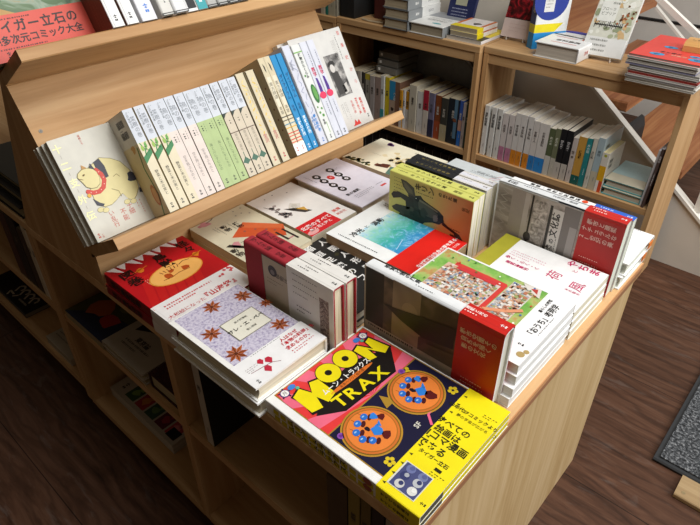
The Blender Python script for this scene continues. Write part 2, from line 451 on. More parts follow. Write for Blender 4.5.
# --- red picture-scroll book
def f(F):
    F.rect(.0, .0, F.W, F.H, '#b3141c', 1)
    for i in range(6):
        u = .015*i; F.poly([(u, 0.05), (u+.012, .05), (u+.042, .13), (u+.028, .13)], '#c01c1d', 2)
    for u in (.004, .034, .064, .094): # white hide-pattern along the top
        F.poly([(u, .180), (u+.012, .180), (u+.017, .158), (u+.010, .166)], '#f0ece6', 3)
        F.poly([(u+.016, .180), (u+.030, .180), (u+.022, .164), (u+.018, .172)], '#f0ece6', 3)
        F.poly([(u, .180), (u+.034, .180), (u+.018, .173)], '#8a0f18', 1.5)
    F.disc(.073, .104, .043, '#e0953c', 4, .026)
    F.disc(.073, .104, .041, '#f0b562', 5, .0243)
    for u, v, r in ((.058, .103, .007), (.068, .110, .005), (.088, .103, .006)): F.blob(u, v, r, '#b5501e', 6)
    for i in range(6): F.line([(.056+.005*i, .112), (.054+.006*i, .119)], .0012, '#7a3a1a', 6)
    F.line([(.085, .116), (.095, .120), (.104, .117)], .0012, '#5a2a14', 6); F.line([(.048, .098), (.06, .096), (.075, .099), (.092, .097)], .0012, '#8a4318', 6)
    for u, v in ((.040, .146), (.118, .120)): F.blob(u, v, .006, '#d67a22', 4); F.line([(u-.012, v), (u+.012, v+.003)], .0015, '#d67a22', 4)
    F.text('怪々', .120, .148, .019, '#1d0d0b', 7, 'v', True); F.text('鳥獣', .076, .142, .021, '#1d0d0b', 7, 'v', True); F.text('図巻', .020, .137, .0225, '#1d0d0b', 7, 'v', True)
    F.bars(.033, .118, .022, 2, .0035, '#e9c9b0', 4, d='v')
def fo(F):
    F.text('『山海経』', .092, .0245, .0130, '#c1242c', 2, bold=True); F.text('大和絵になった', .034, .0215, .0085, '#c1242c', 2)
    F.bars(.014, .045, .078, 2, .0062, '#cc5a5c', 2, .0030); F.bars(.006, .0115, .10, 1, .003, '#cc5a5c', 2, .0016); F.mark(.012, .007, .004, '#c1242c')
    for i in range(8): F.blob(.108+random.random()*.024, .045+random.random()*.010, .0026, '#c94a50', 2)
def fs(F): F.text('怪々鳥獣図巻', F.W/2, .125, .013, '#1d0d0b', 2, 'v', True)
A = book('hardcover_book', 'red picture-scroll book with gold moon, topmost of its stack at the table corner', flat(-.386, -.005, .5305), .136, .180, .0202, '#8d1219', 'L', True, front=f, spine=fs, obi=(.058, '#e9e6e4', fo), group='red picture-scroll books')
dup(A, flat(-.389, -.004, .510, .012), 'red picture-scroll book lying underneath the top red one at the table corner')
# --- star anise cook book
def f(F):
    F.rect(.007, .046, F.W-.003, .170, speckle('salt_crystals', [(.3, '#8e84a8'), (.45, '#b9b2c8'), (.6, '#d4cfdc'), (.75, '#a49cba')], 260, 3), 1)
    def anise(u, v, R, k):
        rr = random.Random(k)
        for i in range(8):
            a = i*math.pi/4+k
            p = lambda r, q: (u+r*math.cos(a+q), v+r*math.sin(a+q))
            F.poly([(u, v), p(R*.6, .36), p(R*(.98+.25*rr.random()), .02), p(R*.6, -.36)], ['#a5532a', '#b8622f', '#934620'][i % 3], 2+i % 2)
            F.line([p(R*.2, 0), p(R*.8, .02)], R*.07, '#6a2e14', 4)
        F.disc(u, v, R*.16, '#5a2a16', 5)
    for k, (u, v, R) in enumerate(((.057, .156, .0125), (.100, .144, .0125), (.024, .113, .0125), (.022, .062, .014), (.111, .109, .0085), (.094, .062, .012))): anise(u, v, R, k*.4)
    F.frame(.039, .075, .093, .117, .0011, '#8b8672', 7); F.rect(.040, .076, .092, .116, '#e9e6d6', 6)
    F.text('サレ・エ・ペペ', .066, .096, .0082, '#2a2a26', 8, bold=True); F.text('旅の料理帖', .066, .107, .0042, '#3a3a34', 8); F.text('塩と胡椒', .066, .085, .004, '#3a3a34', 8)
def fo(F):
    F.text('人はなぜ', .086, .038, .0072, '#c3202f', 2, bold=True); F.text('「本物の料理」を', .094, .030, .0072, '#c3202f', 2, bold=True); F.text('求めるのか。', .089, .0215, .0072, '#c3202f', 2, bold=True)
    F.bars(.07, .0135, .038, 2, .004, '#c3202f', 2, .0013); F.bars(.03, .044, .08, 1, .003, '#777777', 2, .0009)
    for u, v, r in ((.032, .029, .0055), (.041, .024, .0065), (.031, .0135, .0065)): F.poly([(u, v-r), (u-r*.8, v+r*.1), (u-r*.2, v+r*.9), (u+r*.5, v+r*.8), (u+r*.8, v)], '#c22a40', 2)
    F.line([(.012, .022), (.03, .02), (.042, .018), (.05, .012)], .0008, '#8f5a60', 2); F.bars(.010, .030, .016, 3, .003, '#a09090', 2, .0008); F.mark(.010, .008, .004)
A = book('hardcover_book', 'white cookery book with star anise on lilac salt, upper of two at the table edge', flat(-.224, -.008, .5328), .116, .172, .0225, '#f0efea', 'R', True, '#ece2ca', f, None, None, (.047, '#f2f1f0', fo), 'star anise cookery books')
dup(A, flat(-.2225, -.010, .510), 'white hardback lying beneath the star anise cookery book')
# --- MOON TRAX
YEL = '#f0de12'
def f(F):
    F.rect(.011, .054, .170, .219, '#a8822c', 1)
    F.rect(.0125, .133, .1685, .2175, '#e23b3a', 2)
    c0 = (.09, .128)
    for i in range(0, 14, 2):
        a0, a1 = math.radians(4+i*12.6), math.radians(4+(i+1)*12.6)
        pts = [c0]
        for a in (a0, (a0+a1)/2, a1):
            dx, dy = math.cos(a), math.sin(a); k = min((.1685-.09)/abs(dx) if abs(dx) > 1e-6 else 9, (.2175-.128)/max(dy, 1e-6)); pts.append((c0[0]+dx*k, c0[1]+dy*k))
        F.poly([(x, max(y, .133)) for x, y in pts], '#ec6c86', 3)
    F.rect(.0125, .054, .1685, .1315, '#161433', 2)
    F.poly([(.022, .160), (.050, .140), (.136, .136), (.165, .168), (.118, .186), (.06, .186)], '#17110f', 4)
    # big yellow letters
    F.poly([(.020, .164), (.035, .160), (.045, .176), (.046, .160), (.064, .166), (.066, .200), (.052, .205), (.044, .190), (.038, .207), (.021, .201), (.024, .186)], '#17110f', 5)
    F.poly([(.022, .167), (.036, .163), (.042, .180), (.046, .164), (.062, .168), (.063, .198), (.052, .202), (.043, .188), (.037, .204), (.023, .199)], YEL, 6)
    for u, v in ((.079, .196), (.1105, .197)):
        F.disc(u, v, .0164, '#17110f', 5, .0168); F.disc(u, v, .0155, YEL, 6, .0158); F.disc(u, v, .0045, '#17110f', 7)
    F.poly([(.127, .170), (.140, .166), (.143, .181), (.151, .163), (.167, .168), (.161, .203), (.149, .201), (.147, .188), (.139, .204), (.126, .200)], '#17110f', 5)
    F.poly([(.129, .172), (.139, .169), (.142, .187), (.152, .166), (.164, .170), (.159, .200), (.150, .198), (.147, .182), (.138, .201), (.128, .198)], YEL, 6)
    F.text('ムーン・トラックス', .090, .176, .0098, '#f4f2ec', 7, bold=True, rot=-.04, sx=.9)
    F.disc(.092, .1685, .036, '#e2762a', 6, .0033, -.03); F.text('未来へつづく絵の旅', .092, .1685, .0046, '#3a1a10', 7, rot=-.03)
    F.text('TRAX', .090, .1525, .024, YEL, 7, bold=True, sx=1.15, rot=-.09)
    for u, v in ((.021, .211), (.157, .208)):
        for k in range(5): a = k*1.26; F.line([(u, v), (u+.0085*math.cos(a), v+.0085*math.sin(a))], .002, '#221a20', 5)
        F.disc(u, v, .0062, '#5a3a78', 6); F.disc(u, v, .0048, '#f1efec', 7); F.text('月', u, v, .006, '#555555', 8)
    for u, v in ((.033, .2125), (.145, .2085)): F.disc(u, v, .0052, '#3d7fd0', 7, .004); F.disc(u+.004, v-.006, .0025, '#58b398', 7)
    # two orange discs with blue and dark shapes
    for u, v in ((.126, .098), (.048, .101)):
        F.disc(u, v, .0345, '#b98a2c', 4, None, 0, 48); F.disc(u, v, .0325, '#7a5a18', 5, None, 0, 48); F.disc(u, v, .0312, '#d0702c', 6, None, 0, 48); F.disc(u, v, .0288, '#a86a22', 7, None, 0, 48); F.disc(u, v, .0276, '#e58136', 8, None, 0, 48)
        for k, (a, b2) in enumerate(((-.014, .010), (-.004, .017), (.008, .018), (-.016, -.001), (-.010, -.010))):
            F.disc(u+a+.004, v+b2-.005, .0046, '#4c1414', 9, .0026, .5); F.disc(u+a, v+b2, .0048, '#2a6ec6', 10, .0042, .5); F.disc(u+a-.0005, v+b2+.001, .0018, '#9cc4ee', 11, .001)
            F.line([(u+a, v+b2+.004), (u+a-.001, v+b2+.009)], .0004, '#4c1414', 9)
        F.blob(u+.004, v-.004, .0072, '#2f7fd6', 10); F.poly([(u+.009, v), (u+.016, v+.003), (u+.011, v-.005)], '#2f7fd6', 10)
        F.blob(u+.006, v-.016, .0066, '#5a1414', 10); F.blob(u+.016, v+.011, .0045, '#2f7fd6', 10); F.blob(u+.021, v+.004, .0048, '#5a1414', 10); F.blob(u-.002, v+.004, .0035, '#1c1020', 9)
    for u, v in ((.020, .121), (.140, .131)): F.disc(u, v, .0042, '#8a4aa6', 5); F.disc(u, v, .002, '#6a3088', 6); F.disc(u+.005, v-.006, .0032, '#d9bf24', 5); F.disc(u+.008, v-.002, .0025, '#d9bf24', 5)
    for u, v in ((.030, .061), (.156, .067)): [F.disc(u+.004*math.cos(k*1.26), v+.004*math.sin(k*1.26), .0025, '#d9bf24', 5) for k in range(5)]
    F.poly([(.083, .108), (.092, .127), (.101, .108)], '#a8822c', 4); F.text('SF', .088, .068, .009, '#d8d4c6', 4, bold=True); F.line([(.098, .056), (.108, .068), (.120, .070)], .003, '#e8668a', 4)
def fs(F):
    for i in range(13):
        F.rect(0, .058+i*.0118, F.W*.62, .067+i*.0118, '#d5c413', 1)
    F.text('ムーン・トラックス', F.W*.42, .14, .010, '#26220e', 2, 'v', True)
    F.disc(F.W*.5, .066, .005, '#a4574a', 2, .006)
def fo(F):
    for k in range(11): F.poly([(.006+k*.015, .0485), (.009+k*.015, .0485), (.0075+k*.015, .0525)], '#4a4410', 2)
    K = '#26260c'
    Q = -math.pi/2
    F.text('90年代SFコミックより', .138, .028, .0062, K, 2, rot=Q, bold=True); F.text('夢の宇宙が広がる', .129, .024, .0050, K, 2, rot=Q); F.bars(.148, .020, .018, 2, .003, K, 2, .0009, 'v')
    F.text('すべての', .1117, .0365, .0106, K, 2, bold=True, rot=Q); F.text('絵画は', .0995, .036, .0106, K, 2, bold=True, rot=Q)
    F.text('1コマ漫画', .0885, .0290, .0118, K, 2, bold=True, rot=Q); F.text('である', .0740, .0390, .0118, K, 2, bold=True, rot=Q)
    F.text('タイガー立石', .0630, .0290, .0062, K, 2, bold=True, rot=Q)
    u0, v0 = .010, .0155
    F.rect(u0-.001, v0-.001, u0+.033, v0+.033, '#d9d8c8', 2); F.rect(u0, v0, u0+.032, v0+.031, '#474c78', 3)
    for k, (a, b2) in enumerate(((.007, .007), (.018, .008), (.027, .008), (.006, .022), (.017, .023), (.027, .023))):
        F.disc(u0+a, v0+b2, .0052, ['#d4d4cf', '#b9bcc0', '#7078a0', '#c8c8c4', '#343a68', '#6a72a0'][k], 4); F.disc(u0+a+.0015, v0+b2-.001, .0026, ['#e4e4df', '#353a66', '#565e8c', '#333a66', '#a9adb4', '#565e8c'][k], 5)
    F.rect(.0520, .013, .0560, .021, K, 2); F.bars(.048, .022, .018, 2, .003, K, 2, .0008, 'v'); F.mark(.013, .0075, .0036, K)
def fos(F): F.text('すべての絵画は', F.W*.45, .030, .0052, '#3a3408', 2, 'v', True)
A = book('paperback_book', 'large MOON TRAX art book with yellow paper band, top one on the near table corner', flat(.002, 0, .5225, 0), .172, .222, .0125, '#f0efec', 'L', False, '#e8e6da', f, fs, None, (.0545, YEL, fo, fos), 'MOON TRAX art books', .0012, 'book', lambda F: (F.rect(.0007, .0007, .040, F.H-.0007, '#4c4c40', 1), F.rect(.040, .002, F.W-.001, F.H-.0025, '#e4d41a', 1), F.rect(.04, F.H-.0025, F.W-.001, F.H-.0007, '#2c2b3c', 1)))
dup(A, flat(.0012, .0012, .510, -.003), 'large MOON TRAX art book lying underneath the top MOON TRAX copy')

# --- beige animal tales book
def f(F):
    INK = '#2b2622'
    F.blob(.027, .166, .009, '#c98a90', 2); F.rect(.012, .163, .030, .170, '#b9797f', 1); F.line([(.028, .167), (.04, .170), (.046, .173)], .0015, '#55504a', 2)
    F.text('植物', .062, .124, .0115, INK, 2, 'v', True); F.text('動物', .041, .130, .0115, INK, 2, 'v', True); F.bars(.052, .142, .045, 1, .005, INK, 2, .001, 'v'); F.bars(.030, .145, .03, 2, .005, INK, 2, .001, 'v')
    F.text('動物', .009, .060, .0135, INK, 2, 'v', True)
    F.poly([(.030, .100), (.072, .125), (.114, .070), (.094, .040), (.05, .082)], '#c8552e', 1); F.poly([(.06, .112), (.072, .125), (.114, .070), (.104, .062)], '#d2683c', 2)
    for u, v in ((.056, .10), (.072, .092), (.084, .078), (.092, .066)): F.disc(u, v, .002, '#8a5a50', 3)
    F.blob(.022, .078, .008, '#c98a90', 2); F.poly([(.006, .085), (.014, .087), (.030, .064), (.026, .058)], INK, 2); F.line([(.03, .078), (.042, .078), (.044, .068)], .001, '#77706a', 2)
    F.rect(.100, .020, .104, .060, INK, 2); F.rect(.086, .028, .090, .060, INK, 2); F.line([(.088, .03), (.10, .03)], .003, '#b9797f', 2)
    for u, v in ((.09, .15), (.1, .14), (.078, .15), (.084, .165), (.1, .165)): F.disc(u, v, .0016, '#8f8a80', 2)
A = book('paperback_book', 'beige book with an orange roof and animals, topmost of its pair behind the red book', flat(-.412, .158, .5262), .112, .174, .0158, '#cfc9ae', 'R', False, '#d8c8a8', f, group='beige animal books')
dup(A, flat(-.411, .160, .510), 'lower beige book of the pair behind the red picture-scroll book')
# --- white book with bird ink drawing
def f(F):
    for i in range(16): F.blob(.012+random.random()*.016, .075+random.random()*.045, .004, ['#8a8280', '#a49a98', '#7a6f6c'][i % 3], 1)
    F.line([(.01, .13), (.018, .105), (.014, .08)], .0014, '#6b6260', 2)
    F.poly([(.03, .10), (.05, .085), (.062, .06), (.048, .064), (.036, .085)], '#3f3a36', 2); F.poly([(.045, .085), (.06, .08), (.056, .065)], '#d0a24a', 3); F.blob(.050, .094, .011, '#d8d5cc', 2); F.blob(.05, .094, .007, '#c7c3b8', 3)
    for u, v in ((.03, .15), (.05, .152), (.075, .14)): F.disc(u, v, .0015, '#777777', 2)
    F.text('美意', .090, .030, .0095, '#d8685e', 2, bold=True, rot=0); F.text('美術史', .090, .018, .0078, '#d8685e', 2)
    F.rect(0, 0, .072, .040, '#d2222a', 1)
    F.text('北斎のすべて', .036, .026, .0115, '#f4e9e6', 2, bold=True); F.text('鳥と花と海と', .036, .014, .0085, '#f4e9e6', 2, bold=True); F.disc(.012, .008, .012, '#e7a7a4', 2, .006)
book('paperback_book', 'white book with grey ink bird and a printed red block, beside the beige animal book', flat(-.42, .278, .510), .110, .165, .030, '#e9e7e2', 'R', False, '#ddd2b8', f)
# --- grey white book with chains of rings
def f(F):
    K = '#23211f'
    for us, vs in (((.028, .026, .0265, .027), (.137, .115, .092, .070)), ((.066, .064, .062), (.138, .114, .092))):
        pts = list(zip(us, vs))
        F.line(pts, .0026, K, 2)
        for u, v in pts: F.disc(u, v, .0076, K, 2, .0092); F.disc(u, v, .0036, '#e4e0e6', 3, .0042); F.disc(u, v, .0016, '#8d8890', 4)
    F.disc(.045, .116, .0066, '#cf2a2a', 3, .0085); F.text('奥', .045, .116, .006, '#f3dcd8', 4)
    F.text('音の連鎖', .030, .047, .0085, K, 2, bold=True); F.bars(.012, .155, .06, 1, .004, '#55505a', 2, .0011, 'v'); F.bars(.020, .035, .05, 3, .0045, '#55505a', 2, .0011)
    F.rect(.082, .022, .096, .027, '#cf4a4a', 2); F.bars(.080, .034, .03, 1, .004, '#55505a', 2, .0014); F.bars(.074, .135, .01, 2, .004, '#777777', 2)
book('hardcover_book', 'thick pale lilac hardback with black ring chains and one red dot under the stand', flat(-.411, .391, .510), .117, .167, .040, speckle('lilac_marble', [(.3, '#d2cdd8'), (.6, '#dcd8e2'), (.8, '#cbc5d2')], 50, 5), 'R', True, '#e5dac4', f)
# --- cream book with grapes
def f(F):
    for i in range(26): F.blob(.06+random.gauss(0, .014), .075+random.gauss(0, .016), .0055, ['#d9c79a', '#c9b27c', '#e1d3ac'][i % 3], 1)
    for u, v in ((.108, .135), (.113, .137), (.110, .130)): F.blob(u, v, .0055, '#5c3568', 2)
    F.poly([(.012, .095), (.03, .09), (.036, .075), (.02, .07)], '#5a2e22', 2); F.blob(.02, .095, .006, '#6b3a2c', 2); F.poly([(0, .06), (.03, .07), (.035, .03), (0, .02)], '#5a7a6c', 1)
    for i in range(22): F.blob(.004+random.random()*.012, .10+random.random()*.065, .004, ['#3d4a2c', '#8a7a34', '#2c3420'][i % 3], 1)
    F.bars(.112, .07, .05, 2, .004, '#555049', 2, .0012, 'v'); F.bars(.055, .14, .04, 1, .004, '#8a8272', 2, .001, 'v')
book('paperback_book', 'cream book with purple butterfly and tan foliage at the far corner under the stand', flat(-.412, .530, .510), .126, .172, .032, '#e9e3cb', 'R', False, '#ddd2b8', f)
# --- black book with large white characters
def f(F):
    F.text('人間人形時', .0985, .111, .0165, '#e9e8e4', 2, 'v', True, 1.48); F.text('稲垣足穂のフし', .071, .0945, .0165, '#e9e8e4', 2, 'v', True, 1.36); F.text('代人', .045, .12, .0165, '#e9e8e4', 2, 'v', True, 1.4)
    F.blob(.070, .075, .005, '#4f4a22', 1); F.blob(.072, .118, .005, '#4f4a22', 1); F.blob(.09, .12, .004, '#3d3a26', 1)
A = book('paperback_book', 'black book with large white characters lying behind the red clothbound pair', flat(-.243, .186, .520), .112, .172, .0125, '#232322', 'R', False, '#d8d4c6', f)
book('paperback_book', 'black-covered book hidden underneath the black book with white characters', flat(-.241, .187, .510), .112, .172, .0098, '#2a2a2a', 'R', False, '#d8d4c6')
# --- red clothbound pair standing spine up
RC = cloth('#a8202f')
def f(F):
    F.rect(.006, .071, .113, .130, '#2a1416', 1); F.rect(.007, .072, .112, .129, '#b5a68c', 2)
    F.disc(.094, .110, .0085, '#2a2624', 3); F.disc(.092, .110, .004, '#77706a', 4); F.text('植物誌', .090, .092, .009, '#3c342c', 3, 'v'); F.bars(.078, .122, .03, 2, .006, '#6a5c4c', 3, .0012, 'v')
def fs(F):
    F.text('ラムネ論', F.W/2, .140, .0095, '#3f0d14', 2, 'v'); F.text('空想', F.W/2, .102, .008, '#3f0d14', 2, 'v'); F.rect(.003, .078, F.W-.003, .0792, '#3f0d14', 2); F.rect(.003, .082, F.W-.003, .0828, '#3f0d14', 2); F.rect(.003, .158, F.W-.003, .1588, '#3f0d14', 2)
def fo(F):
    F.rect(.010, .008, .096, .024, speckle('vine_border', [(.35, '#6b5550'), (.5, '#8d7870'), (.6, '#b9aaa0')], 190, 4, .6, 1.5), 1)
    for i in range(11): F.line([(.014+i*.0075, .010), (.018+i*.0075, .017), (.013+i*.0075, .022)], .0011, '#5b4742', 2)
    F.bars(.110, .071, .044, 4, .010, '#7d7772', 2, .0014, 'v'); F.bars(.060, .066, .026, 2, .007, '#5d5752', 2, .0018, 'v')
def fos(F):
    F.bars(F.W*.36, .068, .032, 1, .004, '#55504c', 2, .0016, 'v'); F.bars(F.W*.66, .060, .036, 1, .004, '#55504c', 2, .0016, 'v'); F.mark(F.W*.55, .010, .0042, '#333333')
A = book('hardcover_book', 'red clothbound book standing spine up in a white band, nearer one of the pair', spineup(-.218, .1352, .510), .118, .166, .0190, RC, 'R', True, '#e8ddc0', f, fs, None, (.082, '#e2dfd9', fo, fos), 'red clothbound books')
dup(A, spineup(-.2165, .1560, .510), 'red clothbound book standing spine up directly behind the nearer red one')
# --- coral sea book
def f(F):
    F.rect(.030, .030, .1435, .150, gradprint('coral_sea', 1, .15, .03, [(0, '#e6eeee'), (.2, '#8fcfc0'), (.42, '#3fae9e'), (.62, '#3a94c6'), (1, '#2460c4')], .5, 26, '#8cc6e4'), 1)
    K = '#23282a'
    F.text('渦動', .082, .146, .0135, K, 3, 'h', True); F.text('と', .058, .150, .009, K, 3); F.text('冷光', .034, .150, .0135, K, 3, 'h', True)
    F.bars(.010, .170, .135, 1, .004, K, 2, .0022, 'v'); F.bars(.136, .175, .075, 2, .005, K, 3, .0018, 'v'); F.line([(.037, .072), (.066, .082)], .0012, '#b9d8ee', 3)
def fo(F): F.text('なぜ機械は生命の夢を見るのか', .080, .020, .0085, '#fbeeea', 2, bold=True); F.text('色と形の起源をめぐる対話', .082, .009, .0055, '#fbeeea', 2)
A = book('hardcover_book', 'white book with a blue green sea photograph and plain red band in mid table', flat(-.213, .290, .510), .146, .187, .040, '#eef0ee', 'R', False, '#b79f7c', f, None, None, (.062, '#e0241c', fo))
# --- dark photograph book standing spine up
def f(F):
    F.rect(.034, .0, .120, .1955, speckle('dark_photo', [(.25, '#2a251d'), (.5, '#4c4234'), (.62, '#746450'), (.75, '#8c7a60')], 16, 3, .4, .6), 1)
    F.rect(.034, .110, .121, .152, speckle('pale_photo_band', [(.25, '#6c5f4c'), (.5, '#8b7c66'), (.7, '#a3937a')], 14, 2, .4, .4), 2)
    F.poly([(.121, .166), (.034, .166), (.034, .1955), (.121, .1955)], '#2e2a22', 2)
    F.disc(.068, .118, .016, '#97866c', 3, .020, .5); F.disc(.085, .125, .013, '#9d8c72', 3, .012)
    F.poly([(.0771, .1655), (.0800, .1444), (.0880, .1056), (.0956, .0600), (.0640, .0600), (.0560, .1034), (.064, .1353)], '#23201a', 5)
    F.poly([(.034, .058), (.056, .058), (.050, .10), (.034, .11)], '#574b3a', 4)
    F.rect(0, 0, .034, F.H, '#b3a594', 1); F.rect(0, .1955, F.W, F.H, '#b3a594', 1); F.bars(.0290, .190, .125, 1, .004, '#26211c', 3, .0030, 'v')
def fs(F):
    F.text('視覚と音の風景', F.W*.72, .150, .0078, '#23272a', 2, 'v', True); F.bars(F.W*.35, .125, .045, 1, .003, '#333333', 2, .0013, 'v')
def fo(F):
    C = '#e9cdb8'
    F.text('都市空間その', .100, .030, .0080, C, 2, 'v', True); F.text('自然を描く', .090, .032, .0080, C, 2, 'v', True); F.text('影の文化', .080, .034, .0080, C, 2, 'v', True); F.bars(.030, .045, .03, 3, .006, C, 2, .0011, 'v')
def fos(F): F.text('建築と光の', F.W*.62, .044, .0056, '#f6e4df', 2, 'v', True); F.bars(F.W*.3, .056, .026, 1, .003, '#f6e4df', 2, .0016, 'v'); F.mark(F.W*.5, .010, .0045, '#fbf3f0')
book('hardcover_book', 'tall dark photograph book standing spine up in a red band behind the large art book', spineup(-.024, .1995, .510), .122, .198, .0215, '#e4e6e6', 'R', True, '#d9d6c8', f, fs, None, (.058, '#c4221a', fo, fos), r=.007)
# --- village map book
def f(F):
    F.rect(.004, .036, .147, .197, speckle('meadow_print', [(.3, '#5d9a3e'), (.45, '#86b457'), (.55, '#a9b46a'), (.62, '#b98a55'), (.7, '#79a44a')], 28, 4, .42), 1)
    rr = random.Random(11); pal = ['#cfc8c0', '#cf9a7c', '#b87658', '#d8d0c4', '#a4acb2', '#c9a888', '#a8684e', '#dcd6ce', '#8796a8', '#d0a486', '#98a268', '#e4ded4']
    def cluster(u0, v0, u1, v1, n, base):
        F.poly([(u0, v0), (u1, v0), (u1, v1), (u0, v1)], base, 2)
        for i in range(n):
            a = u0+rr.random()*(u1-u0-.006); b2 = v0+rr.random()*(v1-v0-.006); w = .002+rr.random()*.0042; h = .002+rr.random()*.0042
            F.rect(a, b2, min(a+w, u1), min(b2+h, v1), pal[rr.randrange(len(pal))], 3+i % 9)
    F.poly([(.02, .085), (.124, .085), (.128, .088), (.128, .168), (.02, .168)], '#cf3f3a', 1.5)
    cluster(.012, .135, .120, .178, 420, '#d2b29a'); cluster(.022, .092, .118, .136, 380, '#cfc4ba'); cluster(.06, .05, .140, .084, 330, '#d4cdc4'); cluster(.012, .045, .05, .08, 90, '#8fa860')
    F.line([(.02, .09), (.06, .086), (.075, .06), (.09, .044)], .006, '#d9946e', 12); F.rect(.112, .098, .120, .160, '#c63a3c', 12)
    for i in range(60): F.blob(.006+rr.random()*.138, .04+rr.random()*.155, .0016, ['#3f7a34', '#c4522f', '#3a68a8', '#f0ece4'][i % 4], 13)
    F.poly([(.126, .040), (.146, .046), (.144, .072), (.134, .062)], '#d8d2c8', 12); F.poly([(.132, .046), (.143, .05), (.138, .058)], '#b8433a', 13)
    F.frame(.003, .035, .148, .198, .0012, '#f2f2ef', 14)
    K = '#23211f'
    F.text('「おうち」考現学', .092, .0165, .0115, K, 2, bold=True, sx=.85); F.text('暮らしの図鑑', .120, .0275, .0055, K, 2, bold=True); F.bars(.062, .0075, .07, 1, .004, '#555555', 2, .0011); F.mark(.034, .018, .0046); F.disc(.018, .008, .005, '#b29a64', 2); F.disc(.026, .0045, .0035, '#b29a64', 2)
kw = dict(w=.151, h=.200, t=.0150, cov='#f0f0ef', side='R', pg='#e9e9e6', group='village map books')
A = book('paperback_book', 'white book with a colourful village map, topmost of the stack on the right edge', flat(-.014, .209, .555), front=f, **kw)
for i, (dx, dy, lb) in enumerate(((.0015, -.003, 'second from the top of the village map stack'), (.003, -.009, 'third from the top of the village map stack'), (.002, -.012, 'lowest of the village map stack, on the tabletop'))):
    dup(A, flat(-.014+dx, .209+dy, .540-.015*i), 'white paperback, ' + lb)
# --- white book with magenta calligraphy
def f(F):
    MG = '#c01a5c'
    F.rect(0, .140, F.W, .166, '#a9a332', 1)
    F.text('荷', .060, .058, .022, MG, 2); F.text('風', .056, .022, .022, MG, 2); F.text('と', .088, .040, .0085, MG, 2)
    F.text('やちま', .104, .034, .0165, MG, 2, 'v', True, 1.0)
    F.text('歩く・らく・く', .058, .108, .0078, MG, 2, 'v', True); F.text('建築論集刊', .046, .110, .0072, MG, 2, 'v', True)
    F.bars(.078, .134, .055, 3, .006, '#d0608c', 2, .0012, 'v'); F.text('永井散歩', .040, .022, .0056, MG, 2, 'v')
def fs(F): F.text('荷風と歩く', F.W/2, .11, .009, '#333333', 2, 'v')
kw = dict(w=.114, h=.166, t=.0148, cov='#f0f0ee', side='R', pg='#e5dfc8', group='magenta calligraphy books')
A = book('paperback_book', 'white book with magenta calligraphy and olive top edge, topmost of its stack', flat(-.013, .361, .5396), front=f, spine=fs, **kw)
dup(A, flat(-.012, .359, .5248), 'white and olive paperback, middle one of the stack under the magenta calligraphy book')
dup(A, flat(-.011, .357, .510), 'white and olive paperback, lowest of the stack under the magenta calligraphy book')
# --- giraffe pair
GY = '#cfcf6e'
def f(F):
    F.rect(.0005, .0, .1135, .160, gradprint('giraffe_ground', 1, .15, .0, [(0, '#d6d274'), (.5, '#d4c268'), (.78, '#d09a5a'), (1, '#c07646')], .12, 20), 1)
    D = '#33352e'
    F.poly([(.0715, .115), (.0837, .1216), (.0868, .1059), (.0903, .0962), (.0847, .0901), (.0795, .0729), (.0757, .0588), (.07, .05), (.0597, .0495), (.0521, .0564), (.0505, .0703), (.045, .0843), (.030, .098), (.0, .105), (.0, .150), (.030, .146), (.0566, .1258)], D, 2)
    F.poly([(.107, .1371), (.1064, .126), (.0997, .1097), (.0842, .1057), (.0842, .1202), (.0946, .1317)], '#4c4c3c', 3); F.poly([(.104, .133), (.103, .126), (.094, .113), (.087, .111), (.088, .120), (.096, .129)], '#6a6a50', 4)
    F.poly([(.0728, .1554), (.0792, .1511), (.0826, .1393), (.0808, .1244), (.0775, .1096), (.0632, .1085), (.0551, .1227), (.0704, .1252), (.0732, .1358), (.067, .1505)], '#2c2e28', 4)
    F.poly([(.0502, .1534), (.0579, .144), (.0606, .1261), (.0632, .1085), (.0474, .1074), (.0440, .1343), (.0462, .1495)], '#3c3e34', 4)
    F.poly([(.080, .100), (.076, .075), (.068, .058), (.060, .060), (.058, .080), (.066, .098)], '#55564a', 5); F.poly([(.084, .097), (.079, .074), (.0745, .060), (.0725, .062), (.077, .080), (.080, .098)], '#7c7c66', 6)
    F.disc(.0815, .1025, .0046, '#151612', 7, .0032, .9); F.disc(.083, .104, .001, '#d8d8c4', 8); F.blob(.0607, .0645, .0065, '#77776c', 6); F.blob(.0625, .0540, .0052, '#23241e', 7); F.blob(.066, .058, .003, '#171813', 8); F.blob(.062, .088, .0075, '#3f4038', 6); F.blob(.055, .10, .009, '#2a2b26', 6)
    for k in range(7): F.blob(.012+k*.008, .118+.012*math.sin(k*2), .005, ['#4a4a3e', '#26271f'][k % 2], 5)
    F.poly([(.0614, .0518), (.0554, .0403), (.0488, .0181), (.030, .0), (.010, .0), (.047, .0286), (.0537, .051)], '#2c241c', 3)
    F.text('キリン', .1050, .089, .0135, '#3a3618', 9, 'v', True, .95) ; F.text('の来た道', .1055, .046, .0076, '#3a3618', 5, 'v', True, 1.2); F.bars(.094, .105, .055, 1, .003, '#3a3618', 5, .0013, 'v')
    (F.text('道', .040, .030, .011, '#4a1a10', 5, bold=True), F.text('をゆく', .040, .016, .006, '#4a1a10', 5, 'v'), F.bars(.053, .034, .028, 1, .003, '#4a1a10', 5, .0018, 'v'))
    F.text('伝記', .096, .012, .007, '#2a2614', 5, 'v'); F.bars(.106, .150, .02, 5, .006, '#55502a', 5, .001, 'v')
def fs(F): F.text('キリンの来た道', F.W*.5, .090, .0078, '#3d3a16', 2, 'v', True, 1.3); F.bars(F.W*.5, .150, .032, 1, .003, '#3d3a16', 2, .002, 'v'); F.text('図説', F.W*.5, .034, .0075, '#3d3a16', 2, 'v'); F.mark(F.W*.5, .012, .0048, '#33300f')
